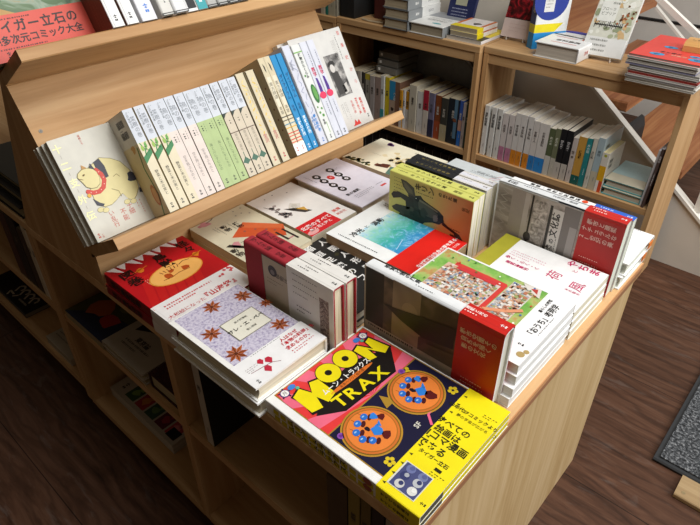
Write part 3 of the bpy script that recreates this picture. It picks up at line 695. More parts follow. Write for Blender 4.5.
A = book('paperback_book', 'yellow giraffe book standing spine up, nearer of the two', spineup(-.211, .4325, .510), .115, .160, .0175, GY, 'R', False, '#efe9d6', f, fs, group='yellow giraffe books')
dup(A, spineup(-.213, .4505, .510), 'yellow giraffe book standing spine up behind the nearer giraffe book')
# --- black and white spine pair
def fs(F): F.rect(0, .062, F.W, F.H, '#1f2326', 1); F.text('ボルヘスの図書館', F.W*.5, .108, .0062, '#9a8a4a', 2, 'v', False, 1.4); F.bars(F.W*.55, .052, .03, 1, .003, '#8c8c96', 2, .0016, 'v'); F.mark(F.W*.5, .010, .0042, '#8d8272')
def f(F): F.rect(0, .062, F.W, F.H, '#1f2326', 1)
A = book('hardcover_book', 'book with black and white spine standing spine up next to the giraffe books', spineup(-.214, .4738, .510), .116, .157, .0185, '#dcdce2', 'R', False, '#d9d2be', f, fs, group='black and white spine books', r=.007)
dup(A, spineup(-.2155, .4930, .510), 'book with black and white spine, the farther of the pair behind the giraffe books')
# --- ruins culture book and its blue-banded neighbour
def f(F):
    F.rect(.002, .006, .1235, .196, speckle('ruin_photo', [(.3, '#776f68'), (.48, '#a0978e'), (.6, '#bdb4ac'), (.72, '#8a827a')], 30, 6, .45, 1.0, (1, .35, 1)), 1)
    F.rect(.002, .150, .122, .172, '#9d958e', 2); F.rect(.002, .142, .122, .150, '#b8b0a9', 2); F.rect(.002, .063, .122, .088, '#857f7b', 2); F.rect(.02, .064, .092, .075, '#aba5a1', 3)
    F.rect(.002, .112, .118, .134, speckle('ivy_photo', [(.35, '#766f67'), (.5, '#aaa299'), (.65, '#d0c8bf')], 90, 6, .5, 1.5), 3); F.rect(.002, .136, .122, .139, '#2e2b28', 3); F.rect(.002, .105, .116, .109, '#3c3835', 3); F.disc(.05, .137, .008, '#3c3734', 4, .006)
    for i in range(9): F.line([(.006+i*.013, .178), (.013+i*.013, .190), (.018+i*.013, .180)], .0012, '#aaa49c', 3)
    F.rect(.002, .087, .112, .104, '#dedad4', 4)
    vt = '廃墟の文化誌'
    for i, ch in enumerate(vt): F.text(ch, .030+i*.0140, .0975, .0132 if ch != 'の' else .009, '#23211f', 5, bold=True)
    F.bars(.03, .0905, .062, 1, .003, '#55514c', 5, .0011)
def fs(F): F.text('廃墟', F.W*.45, .178, .0085, '#26282c', 2, 'v', True); F.bars(F.W*.5, .160, .035, 1, .003, '#44484c', 2, .0018, 'v'); F.text('文化誌・建築', F.W*.5, .094, .0065, '#55595c', 2, 'v')
def fo(F):
    C = '#efc4b8'
    F.text('都市と建築', .112, .032, .0085, C, 2, 'v', True); F.text('ナチュラルな', .100, .033, .0085, C, 2, 'v', True); F.text('21世紀の美', .088, .035, .0085, C, 2, 'v', True); F.bars(.052, .052, .03, 3, .009, C, 2, .0012, 'v')
def fos(F): F.bars(F.W*.7, .054, .034, 1, .003, '#f6dcd8', 2, .0022, 'v'); F.bars(F.W*.35, .050, .030, 1, .003, '#f6dcd8', 2, .0022, 'v'); F.mark(F.W*.5, .010, .0046, '#fbf3f0')
book('hardcover_book', 'grey ruins photograph book standing spine up in a red band at the table edge', spineup(-.011, .5000, .510), .126, .198, .0195, '#d8dadb', 'R', False, '#dfe3d4', f, fs, None, (.060, '#c2261f', fo, fos), r=.005)
def fs(F): F.rect(0, 0, F.W, .058, '#2f63c4', 1); F.text('建築・景観の記憶論', F.W*.5, .120, .0072, '#23262a', 2, 'v', True, 1.25); F.disc(F.W*.5, .073, .0045, '#d24a24', 2); F.bars(F.W*.5, .05, .03, 1, .003, '#cfdcf4', 2, .0026, 'v'); F.mark(F.W*.5, .010, .0046, '#e9f0fb')
book('paperback_book', 'white spine book with a blue foot standing right behind the grey ruins book', spineup(-.009, .5135, .510), .124, .190, .0130, '#ececea', 'R', False, '#dfe3d4', None, fs)
# --- pale grey books behind
def f(F): F.bars(.10, .120, .05, 2, .005, '#8a8f90', 2, .0014, 'v'); F.line([(.09, .078), (.118, .060)], .0014, '#d08a94', 2); F.line([(.084, .074), (.112, .056)], .0011, '#d08a94', 2); F.text('音楽の記号', .104, .088, .009, '#85888a', 2, 'v')
A = book('paperback_book', 'pale blue grey book lying flat beyond the black and white spine pair', flat(-.215, .518, .538), .128, .172, .022, '#c6cccd', 'R', False, '#d8d8d0', f)
book('paperback_book', 'white book lying underneath the pale blue grey book at the far table side', flat(-.216, .517, .510), .127, .170, .028, '#dcdcd8', 'R', False, '#d8d8d0')
# --- white books with orange marks
def f(F): F.bars(.104, .140, .12, 2, .008, '#7a7c84', 2, .0013, 'v'); F.bars(.07, .06, .03, 1, .004, '#888a90', 2, .002, 'v'); F.text('音', .066, .10, .009, '#777a80', 2)
def fs(F): F.rect(F.W*.25, .012, F.W*.8, .034, '#dc7a2c', 1); F.bars(F.W*.5, .13, .06, 1, .004, '#777777', 2, .0018, 'v')
def bt(F): pass
A = book('hardcover_book', 'white hardback with an orange mark, upper of two at the far right table corner', flat(-.001, .516, .5325), .110, .165, .0225, '#f0f0ee', 'R', True, '#e6e8da', f, fs, group='white books with orange marks')
dup(A, flat(-.003, .511, .510), 'white hardback with an orange mark, lower of two at the far right table corner')
for o in list(bpy.data.objects):      # the orange tab also wraps to the tail of both covers
    if o.get('group') == 'white books with orange marks':
        m_ = MB(); m_.box(.088, -.0012, .006, .104, .0002, .0165, paper('#dc7a2c')); m_.build('orange_tab', o)

# ============================================================ books on the tilted shelf
# face-out cat books
def f(F):
    Yc = '#e8e0a8'
    for i, ch in enumerate('十二支外伝'): F.text(ch, .0085, .136-i*.0245, .013, '#f2eeb4', 2, bold=True)
    for i in range(4): F.line([(.0085, .127-i*.0245), (.0085, .122-i*.0245)], .0005, '#a8a294', 2)
    C, K, R = '#d9cd94', '#34343e', '#c8402e'
    o_ = '#8a7d50'
    body = [(.034, .100), (.0558, .1085), (.0702, .1027), (.0815, .094), (.0885, .080), (.0931, .0643), (.0905, .050), (.082, .040), (.0744, .0352), (.068, .040), (.064, .050), (.058, .048), (.0513, .0444), (.042, .041), (.0319, .0415), (.0255, .046), (.0225, .0565), (.0234, .0694), (.028, .085)]
    F.poly(body, o_, 2); F.poly([(.0565+(x-.0565)*.975, .072+(y-.072)*.975) for x, y in body], C, 3)
    F.poly([(.0447, .1046), (.0546, .107), (.0575, .095), (.0566, .0795), (.050, .0785), (.0445, .0928)], K, 4); F.blob(.0867, .0666, .0072, K, 4); F.poly([(.088, .043), (.0955, .040), (.0965, .047), (.090, .0495)], K, 4); F.poly([(.0215, .0585), (.028, .050), (.0335, .046), (.030, .0435), (.0225, .048)], K, 4)
    pts = [(.0435, .0935), (.0478, .086), (.0482, .077), (.0425, .068), (.0345, .0645), (.0265, .0655), (.0200, .0695)]
    F.line(pts, .0062, R, 5)
    for u, v in pts: F.disc(u, v, .0031, R, 6)
    for u, v in [(.046, .090), (.0485, .081), (.0455, .072), (.038, .066), (.030, .065), (.023, .067)]: F.disc(u, v, .0008, '#e8b0a0', 7)
    head = [(.0150, .0925), (.0175, .097), (.0245, .1005), (.0325, .1005), (.040, .0975), (.0435, .091), (.0440, .082), (.0405, .074), (.034, .0705), (.0265, .0715), (.0205, .0760), (.0185, .083), (.0165, .088)]
    F.poly(head, o_, 7); F.poly([(.031+(x-.031)*.95, .086+(y-.086)*.95) for x, y in head], C, 8)
    F.poly([(.0255, .1000), (.0275, .1065), (.0335, .1000)], '#b98a4a', 6); F.poly([(.0355, .0990), (.0400, .1050), (.0425, .0945)], K, 9)
    F.disc(.0245, .0925, .0022, '#8a6a22', 9, .0012, .3); F.disc(.0245, .0925, .0008, '#2a2a20', 10); F.line([(.0155, .0895), (.019, .0885), (.021, .0865)], .0008, '#6a4a22', 9); F.disc(.019, .064, .0028, '#d8a83a', 7)
    for u, v in ((.0245, .0405), (.031, .0375), (.0645, .0370), (.0735, .0345)): F.disc(u, v, .0048, o_, 3, .0036); F.disc(u, v, .0044, C, 4, .0032)
    F.line([(.052, .062), (.060, .056), (.0605, .047)], .0007, o_, 6); F.line([(.062, .077), (.068, .079), (.071, .074)], .0007, o_, 6)
    F.text('絵師たち', .043, .139, .0036, '#c2503c', 2, 'v')
    for t_, u, v in (('い乱行', .036, .022), ('不能', .053, .022), ('子細', .065, .027)): F.text(t_, u, v, .0092 if len(t_) < 3 else .0085, '#c05848', 2, 'v')
    F.bars(.082, .034, .02, 2, .005, '#c07868', 2, .001, 'v'); F.mark(.006, .010, .004, '#c4402e'); F.text('工作', .011, .006, .003, '#c4402e', 2, 'v')
A = book('paperback_book', 'book with a yellow cat in a red collar facing out on the tilted shelf', slope_face(.0005, .0302, -.002), .097, .150, .0148, '#cdcabd', 'R', False, '#cfc8b8', f, group='face-out cat books')
dup(A, slope_face(.0005, .0152, -.005), 'cat book directly behind the front face-out one on the tilted shelf, its edge showing')
dup(A, slope_face(.0005, .0002, -.008), 'cat book rearmost of three, resting against the back board of the tilted stand')

def edo_spine(top, tcol, extra):
    def fs(F):
        F.rect(0, .104, F.W, F.H, '#c5cad1', 1)
        F.bars(.004, F.H-.005, F.W-.008, 1, .003, '#80858a', 2, .0010)
        F.text(top, F.W*.62, .126, .0086 if len(top) < 4 else .0074, '#70757b', 2, 'v', False, 1.02); F.text('江戸博物文庫', F.W*.26, .136, .0036, '#5a5e62', 2, 'v')
        F.mark(F.W*.5, .011, .0045, '#2a2a2a'); extra(F)
    return fs
def leaves(F):
    F.rect(0, 0, F.W, .104, '#d6cbad', 1); G = '#3f8a45'
    F.poly([(0, .074), (F.W, .086), (F.W, .094), (0, .084)], '#2f7a44', 2); F.line([(.003, .104), (.007, .094), (.005, .086)], .0016, G, 2); F.line([(F.W-.003, .104), (F.W-.007, .096), (F.W-.003, .09)], .0014, '#78a848', 2); F.disc(.004, .096, .0022, '#8fb04a', 3, .004); F.disc(F.W-.005, .099, .002, '#5c9a40', 3, .004)
    F.text('野菜と木の実と', F.W*.55, .044, .0054, '#4a463c', 3, 'v'); F.bars(F.W*.5, .098, .012, 1, .003, '#3a3a30', 4, .0016, 'v')
def pinkish(F):
    F.rect(0, 0, F.W, .104, '#d8cbc1', 1); F.text('空を飛ぶものと', F.W*.5, .048, .0054, '#7a706c', 2, 'v'); F.bars(F.W*.3, .096, .014, 1, .003, '#33302e', 2, .0024, 'v'); F.bars(F.W*.65, .099, .02, 1, .003, '#8a807c', 2, .001, 'v')
def greenish(F):
    F.rect(0, 0, F.W, .104, '#a5b87e', 1); F.text('海と川にすむもの', F.W*.5, .048, .0054, '#5f7048', 2, 'v'); F.bars(F.W*.3, .098, .014, 1, .003, '#33402a', 2, .0024, 'v'); F.bars(F.W*.65, .100, .024, 1, .003, '#6a7c50', 2, .001, 'v')
def beigeish(F):
    F.rect(0, 0, F.W, .104, '#c6baa4', 1); F.poly([(0, .104), (.0, .096), (.006, .1025), (.011, .104)], '#23332a', 2); F.rect(0, .0715, F.W, .0728, '#5a4636', 2)
    F.poly([(0, .024), (F.W*.5, .032), (F.W, .024), (F.W*.7, .022), (F.W*.5, .0195), (F.W*.3, .022)], '#3c6450', 2); F.rect(F.W*.46, .03, F.W*.54, .040, '#3c6450', 2); F.text('草花の姿を', F.W*.55, .056, .0058, '#8a8070', 2, 'v'); F.bars(F.W*.45, .092, .010, 1, .003, '#2a2620', 2, .0018, 'v')
def backleaf(F):
    F.rect(0, .104, F.W, F.H, '#dcd8cc', 1); F.rect(0, 0, F.W, .104, '#d9c9a0', 1)
    F.line([(F.W-.006, .10), (F.W-.014, .07), (F.W-.008, .03), (F.W-.02, .0)], .003, '#3f7a3c', 2); F.disc(F.W-.018, .03, .010, '#c8743c', 2, .016); F.disc(F.W-.018, .03, .007, '#d9a060', 3, .012); F.blob(F.W-.02, .10, .006, '#c9943c', 2)
    F.barcode(F.W-.036, .132, .022, .010); F.barcode(F.W-.036, .116, .022, .010); F.bars(F.W-.034, .128, .016, 1, .003, '#55504a', 2, .001)
rows = [('菜樹の巻', leaves, '#d6cbad', backleaf, ((.0905, .108), (.1083, .1255), (.1258, .1405)), 'cream', 'green leaves', 'cream spines with green leaves'),
        ('鳥の巻', pinkish, '#d8cbc1', None, ((.1410, .1565), (.1570, .1735), (.1740, .1895)), 'pale pink', 'plain pale pink foot', 'pale pink spines'),
        ('魚の巻', greenish, '#a5b87e', None, ((.1900, .2045), (.2050, .2205), (.2210, .2375)), 'light green', 'plain light green foot', 'light green spines'),
        ('草花の巻', beigeish, '#c6baa4', None, ((.2380, .2545), (.2550, .2705), (.2710, .2868)), 'beige', 'dark green tulip', 'beige spines with a dark green flower')]
for top, ex, cc, bk, ys, cn, ds, grp in rows:
    root = None
    for i, (y0, y1) in enumerate(ys):
        lb = '%s small spine with %s, %s of three on the tilted shelf' % (cn, ds, ('leftmost', 'middle', 'rightmost')[i])
        if root is None: root = book('paperback_book', lb, slope_spine(.0005, .0995, y0), .0985, .152, .0152, cc, 'L', False, '#e4dcc8', None, edo_spine(top, None, ex), bk, group=grp, r=.0055)
        else: dup(root, slope_spine(.0005, .0995, y0), lb)
def simple_spine(fn): return fn
def gold(F):
    for i in range(14): F.line([(F.W*.5+random.uniform(-.004, .004), .142-i*.0065), (F.W*.5+random.uniform(-.004, .004), .138-i*.0065)], .0022, '#d2b257' if i % 2 else '#dcc98a', 1)
    F.text('宮沢', F.W*.5, .046, .0075, '#b8404a', 2, 'v'); F.mark(F.W*.5, .013, .0045, '#b8404a'); F.bars(F.W*.66, .130, .05, 1, .003, '#a89a78', 2, .001, 'v')
A = book('hardcover_book', 'cream spine with gold script on the tilted shelf, left of two', slope_spine(.0005, .0995, .2875), .0985, .154, .0198, '#cbbfa2', 'L', False, '#ddd0b0', None, gold, group='cream books with gold script', r=.0045)
dup(A, slope_spine(.0005, .0995, .3085), 'cream spine with gold script on the tilted shelf, right of two')
def lined(F):
    F.rect(0, .110, F.W, F.H, '#c9bd9e', 1); F.poly([(F.W*.4, .158), (F.W*.65, .152), (F.W*.6, .142), (F.W*.45, .146)], '#3a3630', 2)
    F.rect(F.W*.2, .085, F.W*.85, .135, '#d8d0b8', 2); F.text('東方綺譚', F.W*.52, .112, .0072, '#6a6250', 3, 'v')
    F.text('本草', F.W*.5, .078, .007, '#77705e', 2, 'v')
    for v, c in ((.066, '#3a3630'), (.060, '#5c5648'), (.053, '#5a8aa0'), (.047, '#d2a43a'), (.038, '#c8402e'), (.033, '#d0604e'), (.027, '#c8402e'), (.022, '#d0604e')): F.rect(0, v, F.W, v+.0016, c, 2)
    F.rect(0, 0, F.W, .020, '#efeeea', 1); F.mark(F.W*.5, .012, .0042, '#c8402e')
def ldots(F):
    F.rect(0, 0, F.W, F.H, '#b9ac90', 1)
    for i in range(6): F.disc(F.W-.010, .03+i*.018, .0018, '#7a4a3a', 2)
A = book('hardcover_book', 'cream striped spine with thin red yellow and blue lines, left of two', slope_spine(.0005, .0995, .3425), .115, .167, .0120, '#d2c8ac', 'L', False, '#ddd0b0', None, lined, ldots, group='cream striped books')
dup(A, slope_spine(.0005, .0995, .3550), 'cream striped spine with thin red yellow and blue lines, right of two')
def bluef(F): F.text('ダイアグラム', F.W*.5, .112, .0072, '#0f4a78', 2, 'v', True); F.text('発想', F.W*.5, .075, .006, '#0f4a78', 2, 'v'); F.text('図解の技術', F.W*.5, .042, .0064, '#e4f2f8', 2, 'v', True); F.mark(F.W*.5, .010, .0042, '#f0f6fa')
A = book('paperback_book', 'bright blue spine on the tilted shelf, left one of the blue pair', slope_spine(.0005, .0995, .3680), .112, .166, .0130, '#1a82b8', 'L', False, '#e4dcc8', None, bluef, group='bright blue books')
dup(A, slope_spine(.0005, .0995, .3816), 'bright blue spine on the tilted shelf, right one of the blue pair')
def script(F): 
    for i in range(9): F.line([(F.W*.5+random.uniform(-.005, .005), .150-i*.012), (F.W*.5+random.uniform(-.005, .005), .144-i*.012), (F.W*.5+random.uniform(-.005, .005), .140-i*.012)], .0011, '#8a90a8', 1)
    F.text('記憶術', F.W*.3, .140, .0052, '#6a6e78', 2, 'v'); F.text('夢の設計図', F.W*.6, .038, .0062, '#2c7cc4', 2, 'v', True); F.text('十四人の', F.W*.3, .040, .0058, '#2c7cc4', 2, 'v', True); F.mark(F.W*.55, .010, .0042, '#2c6cb4')
book('hardcover_book', 'thick pale lavender spine with grey script and blue lettering on the tilted shelf', slope_spine(.0005, .0995, .3985), .110, .175, .0198, '#c6c8d3', 'L', False, '#e4dcc8', None, script, r=.004)
def gre(F):
    F.rect(0, .158, F.W, .160, '#7aa85a', 2); F.text('植物のたくらみ', F.W*.55, .135, .0064, '#2a3226', 2, 'v', True); F.disc(F.W*.62, .085, .0065, '#2f6a34', 2, .017); F.disc(F.W*.66, .086, .004, '#5f9a4c', 3, .012)
    for u, v, q in ((.3, .118, .002), (.35, .052, .0022), (.6, .046, .0026), (.7, .058, .002), (.3, .062, .0016)): F.disc(F.W*u, v, q, '#4f8a3c', 2)
    F.text('有用', F.W*.4, .035, .005, '#333333', 2, 'v', True); F.line([(F.W*.6, .034), (F.W*.6, .014)], .001, '#7aa84a', 2); F.mark(F.W*.5, .010, .004)
book('paperback_book', 'white spine with green fruit drawings beside the pale lavender book', slope_spine(.0005, .0995, .4195), .108, .172, .0195, '#d3d5d1', 'L', False, '#e4dcc8', None, gre)
def pw(F):
    F.text('数学', F.W*.5, .120, .0082, '#c83a5c', 2, 'v', True); F.poly([(F.W*.35, .110), (F.W*.6, .108), (F.W*.72, .092), (F.W*.7, .082), (F.W*.3, .084)], '#4a2a80', 2); F.disc(F.W*.5, .078, F.W*.46, '#d23458', 3, .0062)
    F.bars(F.W*.62, .155, .07, 1, .003, '#55586a', 2, .0014, 'v'); F.bars(F.W*.5, .066, .04, 1, .003, '#6a6e7c', 2, .0016, 'v'); F.mark(F.W*.5, .010, .0045, '#2a2a2a')
A = book('paperback_book', 'white spine with purple figure and red oval, left of two on the tilted shelf', slope_spine(.0005, .0995, .4395), .110, .173, .0168, '#c9cbd4', 'L', False, '#e4dcc8', None, pw, group='white books with purple figure')
dup(A, slope_spine(.0005, .0995, .4570), 'white spine with purple figure and red oval, right of two on the tilted shelf')
def f(F):
    K = '#3c3a38'
    F.rect(.070, .066, .111, .148, '#8a8884', 1); F.rect(.070, .066, .111, .148, speckle('grey_photo', [(.3, '#2e2d2c'), (.5, '#6c6a68'), (.66, '#aeaba6')], 60, 4, .45), 2)
    F.disc(.082, .122, .0062, '#c4c0ba', 4, .008); F.poly([(.074, .116), (.092, .115), (.099, .072), (.076, .070)], '#3a3836', 3); F.blob(.082, .13, .008, '#2b2a29', 3); F.poly([(.09, .085), (.105, .09), (.103, .07), (.092, .068)], '#b9b6b0', 3)
    for i, ch in enumerate('音楽史から'): F.text(ch, .1305, .183-i*.0245, .0088, '#cf5a54', 2)
    F.bars(.118, .180, .08, 1, .003, K, 2, .0014, 'v'); F.bars(.112, .172, .04, 4, .003, '#a4a29c', 2, .0008, 'v')
    R = '#c8504a'; F.text('歌劇の美学', .124, .036, .0068, R, 2, 'v', True); F.text('響き合う声', .112, .038, .0068, R, 2, 'v', True); F.text('名曲の旅', .099, .040, .0068, R, 2, 'v')
    F.poly([(.080, .004), (.103, .004), (.100, .014), (.094, .009), (.09, .016), (.086, .008)], '#cf3a34', 2); F.bars(.082, .054, .035, 2, .004, '#8a8884', 2, .0009, 'v'); F.bars(.072, .052, .03, 2, .004, '#8a8884', 2, .0009, 'v'); F.mark(.130, .016, .0042, '#333333')
A = book('paperback_book', 'large white book with a grey portrait photograph facing out at the shelf right end', slope_face(.0005, .0160, .477), .141, .194, .0135, '#cbcac5', 'R', False, '#dcd8cc', f, group='face-out white photograph books')
dup(A, slope_face(.0005, .0015, .462), 'large white book tucked behind the face-out one with the grey portrait')

# upper tier
S2 = .2590
def f(F):
    F.rect(.0, .052, F.W, F.H, speckle('comic_art', [(.3, '#39503c'), (.45, '#5d7452'), (.55, '#8a9a86'), (.65, '#a8824a'), (.75, '#3c4a50')], 22, 4, .45, 1.5), 1)
    F.poly([(.02, .075), (.06, .055), (.1, .052), (.02, .052)], '#b08848', 2); F.disc(.11, .08, .02, '#4f6a44', 2)
def fo(F):
    K = '#2a1512'
    F.text('タイガー立石の', .071, .0425, .0165, K, 2, bold=True, sp=1.08); F.text('超絶多次元コミック大全', .064, .026, .0125, K, 2, bold=True, sp=1.0)
    F.bars(.004, .0145, .12, 1, .004, '#54201a', 2, .0016); F.bars(.01, .052, .10, 1, .004, '#54201a', 2, .0016); F.mark(.022, .010, .005, K)
book('hardcover_book', 'comic collection with a salmon red band facing out on the upper tier', slope_face(S2, .0155, -.014), .146, .200, .0290, '#5a6a58', 'R', True, '#d9d0bc', f, None, None, (.058, '#cf5040', fo))
def brownside(F): F.rect(0, 0, F.W, F.H, '#6a3f30', 1); F.bars(F.W-.02, .1, .09, 4, .008, '#8a5c48', 2, .001, 'v')
def wsp(F): F.text('文学の理論', F.W*.5, .085, .009, '#77777a', 2, 'v'); F.mark(F.W*.5, .014, .005, '#2a2a2a'); F.rect(F.W*.15, .0, F.W*.22, F.H, '#c8c8c6', 1)
A = book('hardcover_book', 'white spine with brown cover side on the upper tier next to the comic collection', slope_spine(S2, .100, .1325), .115, .172, .0190, '#e6e6e4', 'L', False, '#ddd5c2', None, wsp, brownside, group='white spines with brown sides')
dup(A, slope_spine(S2, .100, .1545), 'second white spine from the comic collection on the upper tier')
def bsp(F): F.text('科学', F.W*.5, .07, .009, '#9a9ca8', 2, 'v'); F.mark(F.W*.55, .020, .007, '#3a7ad0')
book('paperback_book', 'pale spine with a light blue mark on the upper tier', slope_spine(S2, .100, .1785), .115, .175, .0250, '#d9d9de', 'L', False, '#d0c8b4', None, bsp)
def gsp(F): F.text('批評', F.W*.5, .05, .008, '#55565a', 2, 'v'); F.bars(F.W*.5, .03, .02, 1, .003, '#55565a', 2, .002, 'v'); F.frame(.0, .0, F.W, .004, .0012, '#1c1c1c', 2)
ups = [(.2105, .021, '#cfcdc6', 'light grey hardback with dark foot, left of two on the upper tier', True, gsp), (.2325, .023, '#d6d6d6', 'light grey hardback with dark foot, right of two on the upper tier', True, gsp)]
for y, tt, c, lb, hd, sp_ in ups: book('hardcover_book', lb, slope_spine(S2, .104, y), .118, .178, tt, c, 'L', hd, '#cfc6b0', None, sp_)
def bw(F): F.rect(F.W*.1, .004, F.W*.9, .02, '#2a2a2c', 1); F.text('展開', F.W*.5, .05, .009, '#333333', 2, 'v', True)
book('paperback_book', 'white spine with a black box at its foot on the upper tier', slope_spine(S2, .100, .2565), .112, .170, .0185, '#e4e4e2', 'L', False, '#ddd5c2', None, bw)
def tl(F): F.rect(0, 0, F.W, .05, '#3f9aa0', 1); F.mark(F.W*.5, .018, .006, '#e9f2f2')
book('paperback_book', 'white spine with a teal foot on the upper tier', slope_spine(S2, .100, .2758), .112, .170, .0165, '#e4e6e4', 'L', False, '#ddd5c2', None, tl)
gk = None
for i in range(4):
    lb = ('grey spine right beside the teal-footed book on the upper tier', 'grey spine, second to the right of the teal-footed book on the upper tier', 'grey spine, third to the right of the teal-footed book on the upper tier', 'grey spine at the right end of the upper tier row')[i]
    M = slope_spine(S2, .100, .2935+i*.0205)
    if gk is None: gk = book('hardcover_book', lb, M, .112, .168, .0195, '#a9a8a4', 'L', True, '#b9b2a0', None, gsp, group='grey books on the upper tier')
    else: dup(gk, M, lb)

# ============================================================ shelves behind
def shelf_unit(label, x0, x1, yf, yb, zt, zs, thick, back=None):
    u = thing('bookshelf', label, 'bookshelf', T(0, 0, 0))
    part('top_board', u, (x0, yf, zt-.020, x1, yb, zt, oak(0), .002)); part('front_rail', u, (x0+.014, yf+.003, zt-.046, x1-.014, yf+.02, zt-.020, oak(0)))
    for x in (x0, x1-.014): part('side_panel', u, (x, yf, 0, x+.014, yb, zt-.020, oak(2)))
    part('shelf_board', u, (x0+.014, yf+.002, zs-.017, x1-.014, yb, zs, oak(0))); part('bottom_board', u, (x0+.014, yf+.002, .03, x1-.014, yb, .046, oak(0)))
    if back: part('back_panel', u, (x0+.014, yb-.008, .05, x1-.014, yb, zt-.022, back))
    return u
shelf_unit('open oak bookshelf of white spines on the right in front of the staircase', -.692, -.141, 1.243, 1.425, .597, .270, 0)
shelf_unit('oak bookshelf with a black back on the left, full of mixed spines', -1.245, -.697, 1.226, 1.410, .597, .279, 0, plain('black_back', '#0e0d0c', .8))
shelf_unit('oak bookshelf at the far left end of the row, mostly hidden by the tilted stand', -2.0, -1.250, 1.226, 1.410, .592, .279, 0, plain('black_back', '#0e0d0c', .8))

def title(s, c='#444444', size=.0085, y=.115, n=3): 
    def fs(F): F.text(s, F.W*.5, y, size, c, 2, 'v', True); F.bars(F.W*.5, .038, .018, 1, .003, c, 2, .002, 'v')
    return fs
def two(c1, v, c2, s, col, col2=None):
    def fs(F): F.rect(0, v, F.W, F.H, c1, 1); F.rect(0, 0, F.W, v, c2, 1); F.text(s, F.W*.5, v+(F.H-v)*.55, min(.0085, F.W*.62), col, 2, 'v', True); F.bars(F.W*.5, v*.7, v*.4, 1, .003, col2 or col, 2, .002, 'v')
    return fs
def codes(F): F.barcode(.016, F.H-.034, .022, .010); F.barcode(.016, F.H-.050, .022, .010); F.bars(.060, F.H*.6, .03, 4, .008, '#8a8a88', 1)
YR, ZR = 1.255, .2705
# right bay : x0, x1, height, colour, spine, label, group
rb = [(-.6735, -.6555, .156, '#deded9', title('遠野物語集'), 'white spine at the left end of the right bookshelf', 'w'), (-.655, -.6315, .160, None, None, 'white spine second from the left end of the right bookshelf', 'w'), (-.631, -.611, .164, None, None, 'white spine third from the left end of the right bookshelf', 'w'),
      (-.6105, -.5915, .148, '#d9d2ce', two('#d9d2ce', .046, '#c07f9c', '民俗学', '#55504e'), 'white spine with pink foot, left of two on the right bookshelf', 'p'), (-.591, -.5705, .146, None, None, 'white spine with pink foot, right of two on the right bookshelf', 'p'),
      (-.570, -.5515, .158, '#dcd9d4', two('#dcd9d4', .046, '#d98a2c', '考古学論', '#55504e'), 'white spine with orange foot, left of three on the right bookshelf', 'o'), (-.551, -.5335, .159, None, None, 'white spine with orange foot, middle of three on the right bookshelf', 'o'), (-.533, -.5115, .160, None, None, 'white spine with orange foot, right of three on the right bookshelf', 'o'),
      (-.511, -.4925, .150, '#d9d4ce', two('#d9d4ce', .046, '#2f7fc4', '言語と人', '#55504e'), 'white spine with blue foot, slimmer of two on the right bookshelf', None), (-.492, -.462, .149, '#dad6d0', two('#dad6d0', .046, '#2f86d0', '世界言語誌', '#55504e'), 'white spine with blue foot, thicker of two on the right bookshelf', None),
      (-.4615, -.4445, .142, '#6a7050', two('#5c6648', .060, '#c9c8c0', '森の本', '#c8ccb8'), 'mottled green spine with white foot, left of two on the right bookshelf', None), (-.444, -.4285, .146, '#7a7c62', two('#73785c', .058, '#bdb9ac', '庭の本', '#d8dac8'), 'mottled green spine with grey foot, right of two on the right bookshelf', None),
      (-.428, -.4115, .149, '#232326', two('#202124', .050, '#c2bcb2', '闇の奥', '#c8c8c8', '#55504e'), 'black spine with white foot, left of two on the right bookshelf', 'k'), (-.411, -.3925, .149, None, None, 'black spine with white foot, right of two on the right bookshelf', 'k'),
      (-.392, -.3765, .134, '#c9bfb8', title('随筆集', '#5a504a', .0075, .085), 'pale pinkish grey spine beside the black pair on the right bookshelf', None), (-.376, -.3535, .142, '#c89a48', two('#c89a48', .028, '#1f5f58', '妖怪談', '#3c2c14', '#c8d8d0'), 'mustard yellow spine with dark green foot on the right bookshelf', None),
      (-.353, -.3385, .143, '#2f8a8c', two('#2f8a8c', .078, '#2c8486', '水の話', '#cfe4e2'), 'teal spine beside the mustard yellow one on the right bookshelf', None), (-.338, -.3245, .147, '#cfcdbf', title('文体論', '#5a5a50', .007, .1), 'slim off-white spine beside the teal one on the right bookshelf', None), (-.324, -.3055, .153, '#a9bcc2', two('#a9bcc2', .056, '#c4bda6', '美術', '#5a6a70'), 'light blue spine with two barcodes on its side on the right bookshelf', None)]
last = {}
for x0, x1, h, c, fs, lb, g in rb:
    M = upright(x1, YR, ZR, .125)
    if c is None: dup(last[g], M, lb); continue
    grp = {'w': 'tall white spines', 'p': 'white spines with pink foot', 'o': 'white spines with orange foot', 'k': 'black spines with white foot'}.get(g)
    r_ = book('paperback_book', lb, M, .125, h, (x1-x0 if g not in ('w', 'p', 'o', 'k') else .0178)-.0006, c, 'R', False, '#ddd6c6', None, fs, codes, group=grp)
    if g: last[g] = r_
def wyr(F): F.rect(0, .078, F.W, F.H, '#dcd8cc', 1); F.rect(0, .034, F.W, .078, '#e0ac24', 1); F.rect(0, 0, F.W*.45, .034, '#e8e4dc', 1); F.rect(F.W*.45, 0, F.W, .034, '#d8542c', 1); F.disc(F.W*.5, .108, .004, '#a8b03a', 2)
book('paperback_book', 'white yellow and orange spine, rightmost upright book beside the teal-edged stack', upright(-.2868, YR, ZR, .11), .11, .116, .0178, '#dcd8cc', 'R', False, '#d9cc9c', None, wyr, codes)
def tealf(F): F.rect(0, .05, F.W, F.H, '#a9c4c6', 1); F.rect(0, 0, F.W, .05, '#c9c2ac', 1); F.bars(.03, .1, .06, 3, .008, '#7a9294', 2)
